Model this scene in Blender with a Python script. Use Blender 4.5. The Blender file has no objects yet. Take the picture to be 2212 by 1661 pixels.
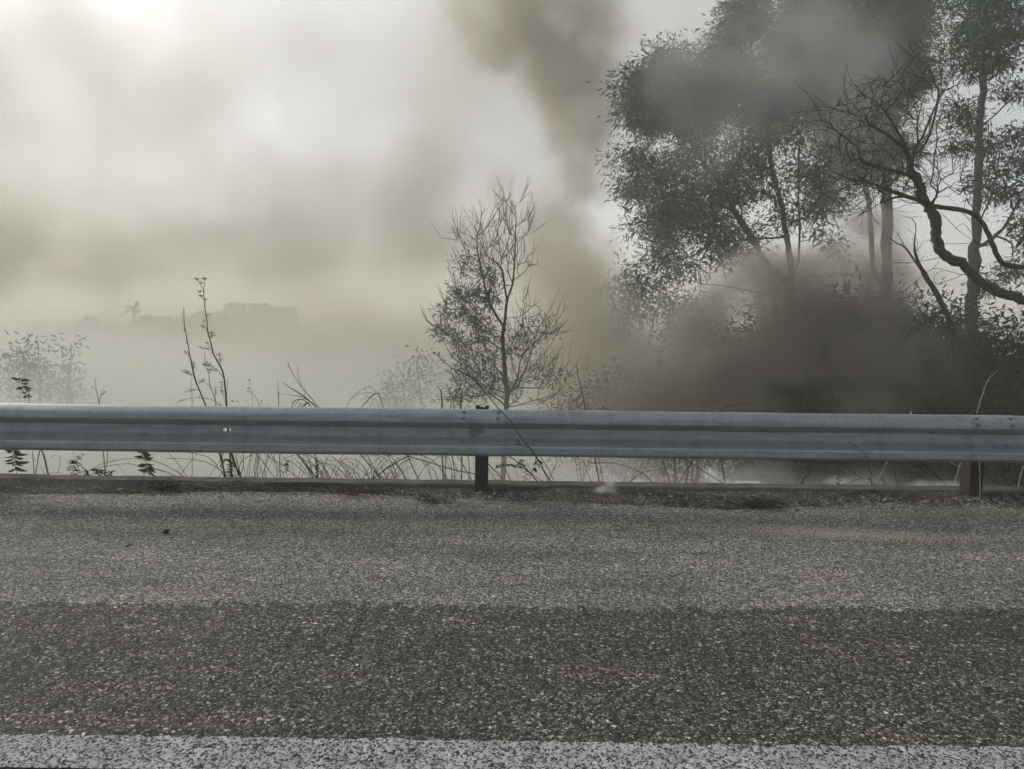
import bpy, bmesh, math, time
import numpy as np
from mathutils import Vector

T0 = time.time()
sc = bpy.context.scene
COL = sc.collection
R = math.radians

# ---------------------------------------------------------------- camera
CAM_H = 1.25
PITCH = 5.16          # degrees below level
ROLL = 0.72           # degrees, phone held slightly turned
F = 1662.0            # focal length in units of 1/2212 of the frame width
cam = bpy.data.cameras.new('camera')
cam.sensor_fit = 'HORIZONTAL'; cam.sensor_width = 36.0
cam.lens = 36.0 * F / 2212.0
cam.clip_start = 0.05; cam.clip_end = 5000
camo = bpy.data.objects.new('camera', cam); COL.objects.link(camo)
camo.location = (0, 0, CAM_H)
from mathutils import Matrix
M_CAM = Matrix.Rotation(R(90 - PITCH), 3, 'X') @ Matrix.Rotation(R(ROLL), 3, 'Z')
camo.rotation_euler = M_CAM.to_euler()
sc.camera = camo

# ---------------------------------------------------------------- sky and sun
SUN_EL, SUN_AZ = 26.0, -50.0     # azimuth measured from straight ahead (+Y), towards the right
world = bpy.data.worlds.new('World'); sc.world = world
world.use_nodes = True
wn = world.node_tree; wn.nodes.clear()
sky = wn.nodes.new('ShaderNodeTexSky'); sky.sky_type = 'NISHITA'
sky.sun_disc = False
sky.sun_elevation = R(SUN_EL); sky.sun_rotation = R(SUN_AZ)
sky.altitude = 0; sky.air_density = 0.75; sky.dust_density = 1.9; sky.ozone_density = 1.0
bg = wn.nodes.new('ShaderNodeBackground'); bg.inputs['Strength'].default_value = 0.14
wo = wn.nodes.new('ShaderNodeOutputWorld')
hs = wn.nodes.new('ShaderNodeHueSaturation'); hs.inputs['Saturation'].default_value = 0.42
wn.links.new(sky.outputs[0], hs.inputs['Color']); wn.links.new(hs.outputs[0], bg.inputs[0]); wn.links.new(bg.outputs[0], wo.inputs[0])
sun = bpy.data.lights.new('sun', 'SUN'); sun.energy = 1.4; sun.angle = R(20); sun.color = (1.0, 0.91, 0.76)
suno = bpy.data.objects.new('sun', sun); COL.objects.link(suno)
sd = Vector((math.sin(R(SUN_AZ)) * math.cos(R(SUN_EL)), math.cos(R(SUN_AZ)) * math.cos(R(SUN_EL)), math.sin(R(SUN_EL))))
suno.rotation_euler = sd.to_track_quat('Z', 'Y').to_euler()
suno.location = sd * 50

vs = sc.view_settings
vs.view_transform = 'Standard'; vs.look = 'None'; vs.gamma = 1.0; vs.use_curve_mapping = False
vs.exposure = 0.62
cy = sc.cycles
cy.volume_bounces = 2; cy.max_bounces = 8; cy.diffuse_bounces = 3; cy.transparent_max_bounces = 16
cy.use_denoising = True; cy.volume_max_steps = 256; cy.volume_step_rate = 1.0
cy.use_adaptive_sampling = True; cy.adaptive_threshold = 0.045

# ---------------------------------------------------------------- pixel helpers (photo measured at 2212 px wide)
def P(px, py, Y):
    d = M_CAM @ Vector(((px - 1106.0) / F, -(py - 830.5) / F, -1.0))
    t = Y / d.y
    return np.array([d.x * t, Y, CAM_H + d.z * t])
def zoom(x0, y0, w, zw=2212.0):
    s = w / zw * 0.54004
    return lambda x, y, Y: P(x0 * 0.54004 + x * s, y0 * 0.54004 + y * s, Y)
R1 = zoom(0, 1000, 1400); R2 = zoom(1400, 1000, 1400); R3 = zoom(2400, 0, 1696); R4 = zoom(2696, 1000, 1400)
R6 = zoom(1600, 700, 800, 1329.0); R7 = zoom(700, 1050, 600, 1661.0); R8 = zoom(1700, 1600, 600)
RA = zoom(0, 1760, 700); RB = zoom(600, 1760, 700); RC = zoom(1200, 1760, 700); RD = zoom(2600, 1760, 800)
RE = zoom(3300, 1600, 796); RG = zoom(3400, 500, 696, 1445.0)
UNIT = lambda Y: Y / F            # metres per photo pixel at distance Y

# ---------------------------------------------------------------- object helpers
def tag(o, label=None, cat=None, group=None, kind=None):
    if label: o['label'] = label
    if cat: o['category'] = cat
    if group: o['group'] = group
    if kind: o['kind'] = kind
    return o
def empty(name, loc, label, cat, group=None):
    o = bpy.data.objects.new(name, None); COL.objects.link(o)
    o.location = Vector([float(v) for v in loc]); o.empty_display_size = 0.2
    return tag(o, label, cat, group)
def link(name, me, mat, parent=None):
    o = bpy.data.objects.new(name, me); COL.objects.link(o)
    if mat is not None and not me.materials: me.materials.append(mat)
    if parent is not None:
        o.parent = parent; o.location = -parent.location      # meshes are built in world coordinates
    return o
def np_mesh(name, V, polys, smooth=False):
    """polys: (n,k) array of one polygon size, or a list of such arrays"""
    me = bpy.data.meshes.new(name)
    if not isinstance(polys, list): polys = [polys]
    polys = [np.asarray(p, dtype=np.int32) for p in polys if len(p)]
    V = np.asarray(V, dtype=np.float32)
    me.vertices.add(len(V)); me.vertices.foreach_set('co', V.ravel())
    tot = sum(p.size for p in polys); n = sum(len(p) for p in polys)
    me.loops.add(tot); me.loops.foreach_set('vertex_index', np.concatenate([p.ravel() for p in polys]))
    me.polygons.add(n)
    sizes = np.concatenate([np.full(len(p), p.shape[1], dtype=np.int32) for p in polys])
    st = np.zeros(n, dtype=np.int32); st[1:] = np.cumsum(sizes)[:-1]
    me.polygons.foreach_set('loop_start', st); me.polygons.foreach_set('loop_total', sizes)
    if smooth: me.polygons.foreach_set('use_smooth', np.ones(n, dtype=bool))
    me.update(calc_edges=True); me.validate()
    return me
class MB:
    """collects boxes, tubes and sheets into one mesh"""
    def __init__(s): s.V = []; s.F = []; s.n = 0
    def add(s, V, F):
        V = np.asarray(V, float); s.V.append(V)
        s.F += [tuple(i + s.n for i in f) for f in F]; s.n += len(V)
    def tube(s, pts, r0, r1=None, k=5, cap=True):
        pts = np.asarray(pts, float); n = len(pts)
        r = np.linspace(r0, r0 if r1 is None else r1, n) if np.isscalar(r0) else np.asarray(r0, float)
        d = np.gradient(pts, axis=0); d /= np.linalg.norm(d, axis=1)[:, None] + 1e-9
        up = np.array([0.31, 0.22, 0.92]) if abs(d[0][2]) < 0.9 else np.array([0.9, 0.3, 0.1])
        a = np.cross(d, up); a /= np.linalg.norm(a, axis=1)[:, None] + 1e-9
        b = np.cross(d, a)
        th = np.arange(k) / k * 2 * math.pi
        V = pts[:, None, :] + r[:, None, None] * (np.cos(th)[None, :, None] * a[:, None, :] + np.sin(th)[None, :, None] * b[:, None, :])
        F = [(i * k + j, i * k + (j + 1) % k, (i + 1) * k + (j + 1) % k, (i + 1) * k + j) for i in range(n - 1) for j in range(k)]
        if cap: F += [tuple(range(k))[::-1], tuple((n - 1) * k + j for j in range(k))]
        s.add(V.reshape(-1, 3), F)
    def box(s, lo, hi):
        x0, y0, z0 = lo; x1, y1, z1 = hi
        s.add([(x0,y0,z0),(x1,y0,z0),(x1,y1,z0),(x0,y1,z0),(x0,y0,z1),(x1,y0,z1),(x1,y1,z1),(x0,y1,z1)],
              [(0,3,2,1),(4,5,6,7),(0,1,5,4),(1,2,6,5),(2,3,7,6),(3,0,4,7)])
    def mesh(s, name, smooth=False):
        me = bpy.data.meshes.new(name)
        me.from_pydata(np.concatenate(s.V).tolist(), [], s.F)
        if smooth: me.polygons.foreach_set('use_smooth', np.ones(len(me.polygons), dtype=bool))
        me.update(); return me
    def build(s, name, mat, parent=None, smooth=False):
        return link(name, s.mesh(name, smooth), mat, parent)
def smooth_path(pts, n=4, jit=0.0, rng=None):
    """Catmull-Rom through the given points"""
    p = np.asarray(pts, float)
    q = np.vstack([2 * p[0] - p[1], p, 2 * p[-1] - p[-2]])
    out = []
    for i in range(1, len(q) - 2):
        for t in np.arange(n) / n:
            out.append(0.5 * ((2 * q[i]) + (-q[i-1] + q[i+1]) * t + (2*q[i-1] - 5*q[i] + 4*q[i+1] - q[i+2]) * t*t + (-q[i-1] + 3*q[i] - 3*q[i+1] + q[i+2]) * t**3))
    out.append(p[-1]); out = np.array(out)
    if jit and rng is not None: out[1:-1] += rng.normal(0, jit, out[1:-1].shape)
    return out

# ---------------------------------------------------------------- materials
def mat(name):
    m = bpy.data.materials.new(name); m.use_nodes = True
    nt = m.node_tree; b = nt.nodes['Principled BSDF']
    return m, nt, b
def N(nt, t, **kw):
    n = nt.nodes.new(t)
    for k, v in kw.items():
        if k.startswith('i_'): n.inputs[k[2:].replace('_', ' ')].default_value = v
        else: setattr(n, k, v)
    return n
def ramp(nt, fac, stops, interp='LINEAR'):
    r = nt.nodes.new('ShaderNodeValToRGB'); r.color_ramp.interpolation = interp
    e = r.color_ramp.elements
    while len(e) < len(stops): e.new(0.5)
    for el, (p, c) in zip(e, stops):
        el.position = p; el.color = (c[0], c[1], c[2], 1) if not np.isscalar(c) else (c, c, c, 1)
    nt.links.new(fac, r.inputs[0]); return r
def mix(nt, fac, a, b, mode='MIX'):
    n = nt.nodes.new('ShaderNodeMix'); n.data_type = 'RGBA'; n.blend_type = mode
    for s, v in ((n.inputs['Factor'], fac), (n.inputs['A'], a), (n.inputs['B'], b)):
        if isinstance(v, bpy.types.NodeSocket): nt.links.new(v, s)
        elif np.isscalar(v): s.default_value = v if s.type == 'VALUE' else (v, v, v, 1)
        else: s.default_value = (v[0], v[1], v[2], 1)
    return n.outputs['Result']
def bump(nt, b, height, strength, dist):
    n = N(nt, 'ShaderNodeBump'); n.inputs['Strength'].default_value = strength; n.inputs['Distance'].default_value = dist
    nt.links.new(height, n.inputs['Height']); nt.links.new(n.outputs[0], b.inputs['Normal'])
def simple(name, c0, c1, scale=8.0, rough=0.85, spec=0.2, bumpd=0.0, translucent=0.0):
    m, nt, b = mat(name)
    tc = N(nt, 'ShaderNodeTexCoord'); no = N(nt, 'ShaderNodeTexNoise'); no.inputs['Scale'].default_value = scale; no.inputs['Detail'].default_value = 4
    nt.links.new(tc.outputs['Object'], no.inputs['Vector'])
    r = ramp(nt, no.outputs['Fac'], [(0.3, c0), (0.7, c1)])
    nt.links.new(r.outputs[0], b.inputs['Base Color'])
    b.inputs['Roughness'].default_value = rough; b.inputs['Specular IOR Level'].default_value = spec
    if bumpd: bump(nt, b, no.outputs['Fac'], 0.6, bumpd)
    if translucent:
        tr = N(nt, 'ShaderNodeBsdfTranslucent'); nt.links.new(r.outputs[0], tr.inputs[0])
        ms = N(nt, 'ShaderNodeMixShader'); ms.inputs[0].default_value = translucent
        nt.links.new(b.outputs[0], ms.inputs[1]); nt.links.new(tr.outputs[0], ms.inputs[2])
        nt.links.new(ms.outputs[0], nt.nodes['Material Output'].inputs[0])
    return m

def asphalt(name, light, dark, fleck, scale, fleck_share, fine=1.0):
    """aggregate in bitumen: a coarse bed of stones, a finer one between them, pits and dusty patches"""
    m, nt, b = mat(name)
    tc = N(nt, 'ShaderNodeTexCoord')
    nw = N(nt, 'ShaderNodeTexNoise'); nw.inputs['Scale'].default_value = scale * 1.3; nw.inputs['Detail'].default_value = 2
    nt.links.new(tc.outputs['Object'], nw.inputs['Vector'])
    wv = mix(nt, 0.016, tc.outputs['Object'], nw.outputs['Color'], 'ADD')
    v = N(nt, 'ShaderNodeTexVoronoi'); v.inputs['Scale'].default_value = scale; v.inputs['Randomness'].default_value = 1.0
    nt.links.new(wv, v.inputs['Vector'])
    vf = N(nt, 'ShaderNodeTexVoronoi'); vf.inputs['Scale'].default_value = scale * 2.1; vf.inputs['Randomness'].default_value = 1.0
    nt.links.new(wv, vf.inputs['Vector'])
    sep = N(nt, 'ShaderNodeSeparateColor'); nt.links.new(v.outputs['Color'], sep.inputs[0])
    sepf = N(nt, 'ShaderNodeSeparateColor'); nt.links.new(vf.outputs['Color'], sepf.inputs[0])
    st = ramp(nt, sep.outputs[0], [(0.0, dark), (0.4, [0.62*d+0.38*l for d, l in zip(dark, light)]), (1.0 - fleck_share, light), (1.0 - fleck_share*0.4, [0.6*l+0.4*f for l, f in zip(light, fleck)]), (1.0, fleck)])
    sf = ramp(nt, sepf.outputs[0], [(0.0, [d*0.6 for d in dark]), (0.5, dark), (0.85, light), (1.0, [0.5*l+0.5*f for l, f in zip(light, fleck)])])
    edge = ramp(nt, v.outputs['Distance'], [(0.36, 1.0), (0.58, 0.0)])
    keep = ramp(nt, sep.outputs[1], [(0.25, 0.0), (0.5, 1.0)])
    k = mix(nt, 1.0, edge.outputs[0], keep.outputs[0], 'MULTIPLY')
    c = mix(nt, k, sf.outputs[0], st.outputs[0])
    gap = ramp(nt, vf.outputs['Distance'], [(0.0, 1.1), (0.4, 1.0), (0.75, 0.35)])
    c = mix(nt, 0.8, c, gap.outputs[0], 'MULTIPLY')
    n2 = N(nt, 'ShaderNodeTexNoise'); n2.inputs['Scale'].default_value = 1.1; n2.inputs['Detail'].default_value = 6; n2.inputs['Roughness'].default_value = 0.7
    nt.links.new(tc.outputs['Object'], n2.inputs['Vector'])
    p = ramp(nt, n2.outputs['Fac'], [(0.3, (0.62, 0.67, 0.62)), (0.5, (1.0, 1.0, 0.97)), (0.72, (1.28, 1.19, 1.04))])
    c = mix(nt, 1.0, c, p.outputs[0], 'MULTIPLY')
    mpx = N(nt, 'ShaderNodeMapping'); mpx.inputs['Scale'].default_value = (0.22, 2.6, 1); nt.links.new(tc.outputs['Object'], mpx.inputs[0])
    n4 = N(nt, 'ShaderNodeTexNoise'); n4.inputs['Scale'].default_value = 1.6; n4.inputs['Detail'].default_value = 6; n4.inputs['Roughness'].default_value = 0.6
    nt.links.new(mpx.outputs[0], n4.inputs['Vector'])
    p4 = ramp(nt, n4.outputs['Fac'], [(0.3, (0.70, 0.70, 0.70)), (0.5, (1.0, 1.0, 1.0)), (0.7, (1.22, 1.20, 1.15))])
    c = mix(nt, 1.0, c, p4.outputs[0], 'MULTIPLY')
    n3 = N(nt, 'ShaderNodeTexNoise'); n3.inputs['Scale'].default_value = 210; n3.inputs['Detail'].default_value = 3
    nt.links.new(tc.outputs['Object'], n3.inputs['Vector'])
    p3 = ramp(nt, n3.outputs['Fac'], [(0.3, 0.55), (0.7, 1.4)])
    c = mix(nt, 0.9, c, p3.outputs[0], 'MULTIPLY')
    nt.links.new(c, b.inputs['Base Color'])
    b.inputs['Roughness'].default_value = 0.85; b.inputs['Specular IOR Level'].default_value = 0.25
    h = ramp(nt, vf.outputs['Distance'], [(0.0, 1.0), (0.4, 0.7), (0.8, 0.0)])
    h2 = mix(nt, 1.0, h.outputs[0], k, 'ADD')
    hm = N(nt, 'ShaderNodeMath', operation='MULTIPLY_ADD'); nt.links.new(sepf.outputs[1], hm.inputs[0]); hm.inputs[1].default_value = 0.9
    nt.links.new(h2, hm.inputs[2])
    bump(nt, b, hm.outputs[0], 0.8, 0.005)
    return m, nt, b, tc, v, sepf

M_road = asphalt('lane_asphalt', (0.172, 0.169, 0.157), (0.034, 0.034, 0.032), (0.82, 0.80, 0.74), 66, 0.15)[0]
M_shoulder = asphalt('shoulder_asphalt', (0.44, 0.435, 0.405), (0.10, 0.101, 0.095), (0.86, 0.84, 0.78), 66, 0.22)[0]
def paint_mat():
    m, nt, b, tc, v, sep = asphalt('worn_white_paint', (0.205, 0.198, 0.176), (0.040, 0.040, 0.036), (0.7, 0.68, 0.6), 74, 0.16)
    old = b.inputs['Base Color'].links[0].from_socket
    n = N(nt, 'ShaderNodeTexNoise'); n.inputs['Scale'].default_value = 70; n.inputs['Detail'].default_value = 4; n.inputs['Roughness'].default_value = 0.6
    nt.links.new(tc.outputs['Object'], n.inputs['Vector'])
    a = N(nt, 'ShaderNodeMath', operation='MULTIPLY_ADD'); nt.links.new(sep.outputs[1], a.inputs[0]); a.inputs[1].default_value = 0.55
    nt.links.new(n.outputs['Fac'], a.inputs[2])
    k = ramp(nt, a.outputs[0], [(0.66, 0.0), (0.80, 1.0)])
    n2 = N(nt, 'ShaderNodeTexNoise'); n2.inputs['Scale'].default_value = 9; n2.inputs['Detail'].default_value = 5
    nt.links.new(tc.outputs['Object'], n2.inputs['Vector'])
    w = ramp(nt, n2.outputs['Fac'], [(0.3, (0.38, 0.38, 0.395)), (0.7, (0.60, 0.60, 0.62))])
    nt.links.new(mix(nt, k.outputs[0], old, w.outputs[0]), b.inputs['Base Color'])
    return m
M_paint = paint_mat()

def zinc():
    m, nt, b = mat('weathered_zinc')
    tc = N(nt, 'ShaderNodeTexCoord')
    mp = N(nt, 'ShaderNodeMapping'); mp.inputs['Scale'].default_value = (0.6, 1, 5)
    nt.links.new(tc.outputs['Object'], mp.inputs[0])
    n = N(nt, 'ShaderNodeTexNoise'); n.inputs['Scale'].default_value = 6; n.inputs['Detail'].default_value = 7; n.inputs['Roughness'].default_value = 0.65
    nt.links.new(mp.outputs[0], n.inputs['Vector'])
    sp = N(nt, 'ShaderNodeTexNoise'); sp.inputs['Scale'].default_value = 70; sp.inputs['Detail'].default_value = 4
    nt.links.new(tc.outputs['Object'], sp.inputs['Vector'])
    c = ramp(nt, n.outputs['Fac'], [(0.28, (0.19, 0.205, 0.212)), (0.5, (0.27, 0.29, 0.305)), (0.75, (0.34, 0.36, 0.378))])
    s2 = ramp(nt, sp.outputs['Fac'], [(0.3, 0.82), (0.7, 1.12)])
    cc = mix(nt, 1.0, c.outputs[0], s2.outputs[0], 'MULTIPLY')
    # streaks of grime running down the face
    mp2 = N(nt, 'ShaderNodeMapping'); mp2.inputs['Scale'].default_value = (7, 1, 0.5); nt.links.new(tc.outputs['Object'], mp2.inputs[0])
    g = N(nt, 'ShaderNodeTexNoise'); g.inputs['Scale'].default_value = 2.5; g.inputs['Detail'].default_value = 6; nt.links.new(mp2.outputs[0], g.inputs['Vector'])
    gr = ramp(nt, g.outputs['Fac'], [(0.32, (0.62, 0.6, 0.52)), (0.55, (1, 1, 1))])
    cc = mix(nt, 0.35, cc, gr.outputs[0], 'MULTIPLY')
    nt.links.new(cc, b.inputs['Base Color'])
    b.inputs['Metallic'].default_value = 0.4
    rr = ramp(nt, sp.outputs['Fac'], [(0.3, 0.36), (0.7, 0.52)]); nt.links.new(rr.outputs[0], b.inputs['Roughness'])
    bump(nt, b, sp.outputs['Fac'], 0.15, 0.002)
    return m
M_zinc = zinc()
M_rust = simple('rusty_brown_steel', (0.014, 0.011, 0.008), (0.032, 0.024, 0.018), 14, 0.8, 0.2, 0.002)
M_bolt = simple('dark_bolt_steel', (0.07, 0.075, 0.08), (0.16, 0.16, 0.165), 40, 0.5, 0.4)
M_kerb = simple('sooty_concrete', (0.055, 0.052, 0.046), (0.13, 0.122, 0.106), 9, 0.95, 0.1, 0.006)
M_bark = simple('dark_bark', (0.018, 0.016, 0.013), (0.075, 0.066, 0.052), 30, 0.9, 0.1, 0.02)
M_greybark = simple('grey_brown_bark', (0.07, 0.063, 0.055), (0.14, 0.125, 0.108), 22, 0.9, 0.1, 0.01)
M_leaf = simple('willow_like_leaf', (0.044, 0.074, 0.054), (0.084, 0.128, 0.098), 1.5, 0.55, 0.35, 0, 0.25)
M_scorch = simple('scorched_leaf', (0.035, 0.027, 0.020), (0.066, 0.050, 0.036), 1.5, 0.7, 0.2, 0, 0.2)
M_shrub = simple('dark_shrub_leaf', (0.024, 0.032, 0.016), (0.050, 0.060, 0.032), 1.2, 0.6, 0.25, 0, 0.2)
M_stem = simple('dry_stem', (0.06, 0.05, 0.035), (0.14, 0.115, 0.085), 30, 0.85, 0.15)
M_darkstem = simple('dark_stem', (0.03, 0.028, 0.018), (0.06, 0.052, 0.036), 30, 0.85, 0.15)
M_palestem = simple('bleached_stem', (0.32, 0.29, 0.23), (0.55, 0.50, 0.42), 30, 0.8, 0.2)
M_weed = simple('weed_leaf', (0.022, 0.032, 0.015), (0.045, 0.055, 0.028), 12, 0.6, 0.3, 0, 0.2)
M_stone = simple('ruin_stone', (0.16, 0.145, 0.12), (0.26, 0.24, 0.20), 0.5, 0.95, 0.1)
M_farleaf = simple('far_foliage', (0.03, 0.042, 0.022), (0.055, 0.07, 0.038), 0.2, 0.8, 0.1, 0, 0.15)

def dirt_mat():
    m, nt, b = mat('charred_verge_dirt')
    tc = N(nt, 'ShaderNodeTexCoord')
    mp = N(nt, 'ShaderNodeMapping'); mp.inputs['Scale'].default_value = (1, 2.2, 1); nt.links.new(tc.outputs['Object'], mp.inputs[0])
    n = N(nt, 'ShaderNodeTexNoise'); n.inputs['Scale'].default_value = 1.4; n.inputs['Detail'].default_value = 6; n.inputs['Roughness'].default_value = 0.7
    nt.links.new(mp.outputs[0], n.inputs['Vector'])
    f = N(nt, 'ShaderNodeTexVoronoi'); f.inputs['Scale'].default_value = 95; nt.links.new(tc.outputs['Object'], f.inputs['Vector'])
    se = N(nt, 'ShaderNodeSeparateColor'); nt.links.new(f.outputs['Color'], se.inputs[0])
    c = ramp(nt, n.outputs['Fac'], [(0.36, (0.018, 0.018, 0.018)), (0.48, (0.05, 0.047, 0.041)), (0.6, (0.085, 0.078, 0.066)), (0.75, (0.17, 0.16, 0.14))])
    g = ramp(nt, se.outputs[0], [(0.0, 0.35), (0.7, 1.1), (0.92, 1.7), (1.0, 3.2)])
    nt.links.new(mix(nt, 1.0, c.outputs[0], g.outputs[0], 'MULTIPLY'), b.inputs['Base Color'])
    b.inputs['Roughness'].default_value = 0.95; b.inputs['Specular IOR Level'].default_value = 0.1
    bump(nt, b, se.outputs[1], 0.9, 0.01)
    return m
M_dirt = dirt_mat()
def field_mat():
    m, nt, b = mat('dry_grass_field')
    tc = N(nt, 'ShaderNodeTexCoord')
    n = N(nt, 'ShaderNodeTexNoise'); n.inputs['Scale'].default_value = 0.35; n.inputs['Detail'].default_value = 9; n.inputs['Roughness'].default_value = 0.7
    nt.links.new(tc.outputs['Object'], n.inputs['Vector'])
    c = ramp(nt, n.outputs['Fac'], [(0.3, (0.04, 0.04, 0.025)), (0.5, (0.12, 0.105, 0.06)), (0.7, (0.22, 0.19, 0.11))])
    nt.links.new(c.outputs[0], b.inputs['Base Color']); b.inputs['Roughness'].default_value = 1.0; b.inputs['Specular IOR Level'].default_value = 0.0
    bump(nt, b, n.outputs['Fac'], 0.6, 0.3)
    return m
M_field = field_mat()

# ---------------------------------------------------------------- ground, road, kerb
KY0, KY1, KZ = 5.34, 5.50, 0.055          # kerb front, back, top
def smoothstep(a, b, x):
    t = np.clip((np.asarray(x, float) - a) / (b - a), 0, 1); return t * t * (3 - 2 * t)
def ground_z(x, y):
    x = np.asarray(x, float); y = np.asarray(y, float)
    z = -3.7 * smoothstep(KY1 - 0.2, 13.5, y) - 0.10
    z = z + 0.16 * np.sin(x * 0.9 + 1.3) * np.sin(y * 0.8) * smoothstep(7, 11, y)
    z = z - 1.5 * smoothstep(14, 60, y)
    hill = 2.6 * smoothstep(90, 240, y) + (3.5 + 9.5 * smoothstep(-130, 10, x) - 3 * smoothstep(150, 400, x)) * smoothstep(230, 520, y)
    hill = hill + 1.2 * np.sin(x * 0.02 + 0.6) * smoothstep(300, 500, y) - 14 * smoothstep(560, 1500, y)
    return z + hill
def gz(x, y): return float(ground_z(x, y))

def sheet(name, xs, ys, zf, material, label=None, kind='structure'):
    X, Yg = np.meshgrid(xs, ys)
    V = np.stack([X, Yg, zf(X, Yg)], -1).reshape(-1, 3)
    nx, ny = len(xs), len(ys)
    i = np.arange(nx - 1)[None, :] + np.arange(ny - 1)[:, None] * nx
    Fq = np.stack([i, i + 1, i + 1 + nx, i + nx], -1).reshape(-1, 4)
    o = link(name, np_mesh(name, V, Fq, True), material)
    return tag(o, label, kind=kind)
def spaced(a, b, n, pw): return a + (b - a) * (np.linspace(0, 1, n) ** pw)
xs = np.concatenate([-spaced(30, 1500, 40, 2.2)[::-1], np.linspace(-29, 29, 118), spaced(30, 1500, 40, 2.2)])
ys = np.concatenate([np.linspace(KY1 - 0.12, 16, 70), spaced(16.3, 2000, 110, 2.6)])
sheet('ground', xs, ys, ground_z, M_field, 'dry grassy embankment and fields falling away beyond the kerb')
W = 400.0
def strip(name, y0, y1, z, material, label):
    return sheet(name, np.array([-W, -20, 20, W]), np.array([y0, y1]), lambda a, b: a * 0 + z, material, label)
def noise1(x, seed, octaves=((0.9, 1.0), (2.3, 0.5), (6.1, 0.3), (13.7, 0.18))):
    r = np.random.RandomState(seed); o = np.zeros_like(x)
    for f, a in octaves: o = o + a * np.sin(x * f + r.rand() * 6.3) * np.sin(x * f * 0.37 + r.rand() * 6.3)
    return o
rj = np.random.RandomState(12)
xr = np.concatenate([[-W], np.arange(-3.4, 3.4, 0.02), [W]])
yr = 3.215 + 0.03 * noise1(xr * 2, 17) + rj.normal(0, 0.022, len(xr)); nr = len(xr)
Vr = np.vstack([np.c_[xr, xr * 0 - 30, xr * 0 + 0.0035], np.c_[xr, yr - 0.012, xr * 0 + 0.0035], np.c_[xr, yr, xr * 0 + 0.0005]])
ir = np.arange(nr - 1)
tag(link('road', np_mesh('road', Vr, np.vstack([np.c_[ir, ir + 1, ir + 1 + nr, ir + nr], np.c_[ir + nr, ir + 1 + nr, ir + 1 + 2 * nr, ir + 2 * nr]])), M_road), 'dark coarse asphalt of the driving lane', kind='structure')
strip('road_shoulder', 3.10, KY0 + 0.02, 0.0, M_shoulder, 'paler worn asphalt shoulder between lane and guardrail')
yl = 2.152 + 0.004 * noise1(xr * 2, 19) + rj.normal(0, 0.0045, len(xr))
Vl = np.vstack([np.c_[xr, xr * 0 + 1.99, xr * 0 + 0.0075], np.c_[xr, yl, xr * 0 + 0.0075]])
tag(link('edge_line', np_mesh('edge_line', Vl, np.c_[ir, ir + 1, ir + 1 + nr, ir + nr]), M_paint), 'worn white edge line painted along the lane', kind='structure')
kb = MB()
rngk = np.random.RandomState(4)
xk = np.concatenate([[-W], np.arange(-14, 14.01, 0.12), [W]])
prof = [(KY0, -0.08), (KY0 + 0.004, KZ - 0.012), (KY0 + 0.016, KZ), (KY1 - 0.016, KZ + 0.002), (KY1, KZ - 0.014), (KY1, -0.4)]
Vk = []
for x in xk:
    dz = rngk.normal(0, 0.0022) if abs(x) < 20 else 0; dy = rngk.normal(0, 0.003) if abs(x) < 20 else 0
    for (y, z) in prof: Vk.append((x, y + dy, z + (dz if z > 0 else 0)))
nk = len(prof)
kb.add(Vk, [(i * nk + j, (i + 1) * nk + j, (i + 1) * nk + j + 1, i * nk + j + 1) for i in range(len(xk) - 1) for j in range(nk - 1)])
tag(kb.build('kerb', M_kerb), 'low grey concrete kerb along the road edge under the guardrail', kind='structure')

# dirt and litter heaped against the kerb: an uneven wedge
rngd = np.random.RandomState(11)
xd = np.arange(-13, 13.01, 0.05)
wd = 0.19 + 0.14 * noise1(xd, 3)
hd = 0.040 + 0.016 * noise1(xd, 5)
tt = np.linspace(0, 1, 9)
Vd = []
for x, w_, h_ in zip(xd, wd, hd):
    for t in tt:
        y = KY0 + 0.001 - t * max(w_, 0.05) + (rngd.normal(0, 0.004) if 0 < t < 1 else 0)
        z = max(h_, 0.006) * (1 - t) ** 1.3 + (rngd.normal(0, 0.0035) if t < 1 else -0.006) + 0.004
        Vd.append((x, y, z))
i = np.arange(8)[None, :] + np.arange(len(xd) - 1)[:, None] * 9
Fd = np.stack([i, i + 9, i + 10, i + 1], -1).reshape(-1, 4)
tag(link('dirt', np_mesh('dirt', Vd, Fd, False), M_dirt), 'dark charred dirt heaped along the foot of the kerb', kind='stuff')

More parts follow.
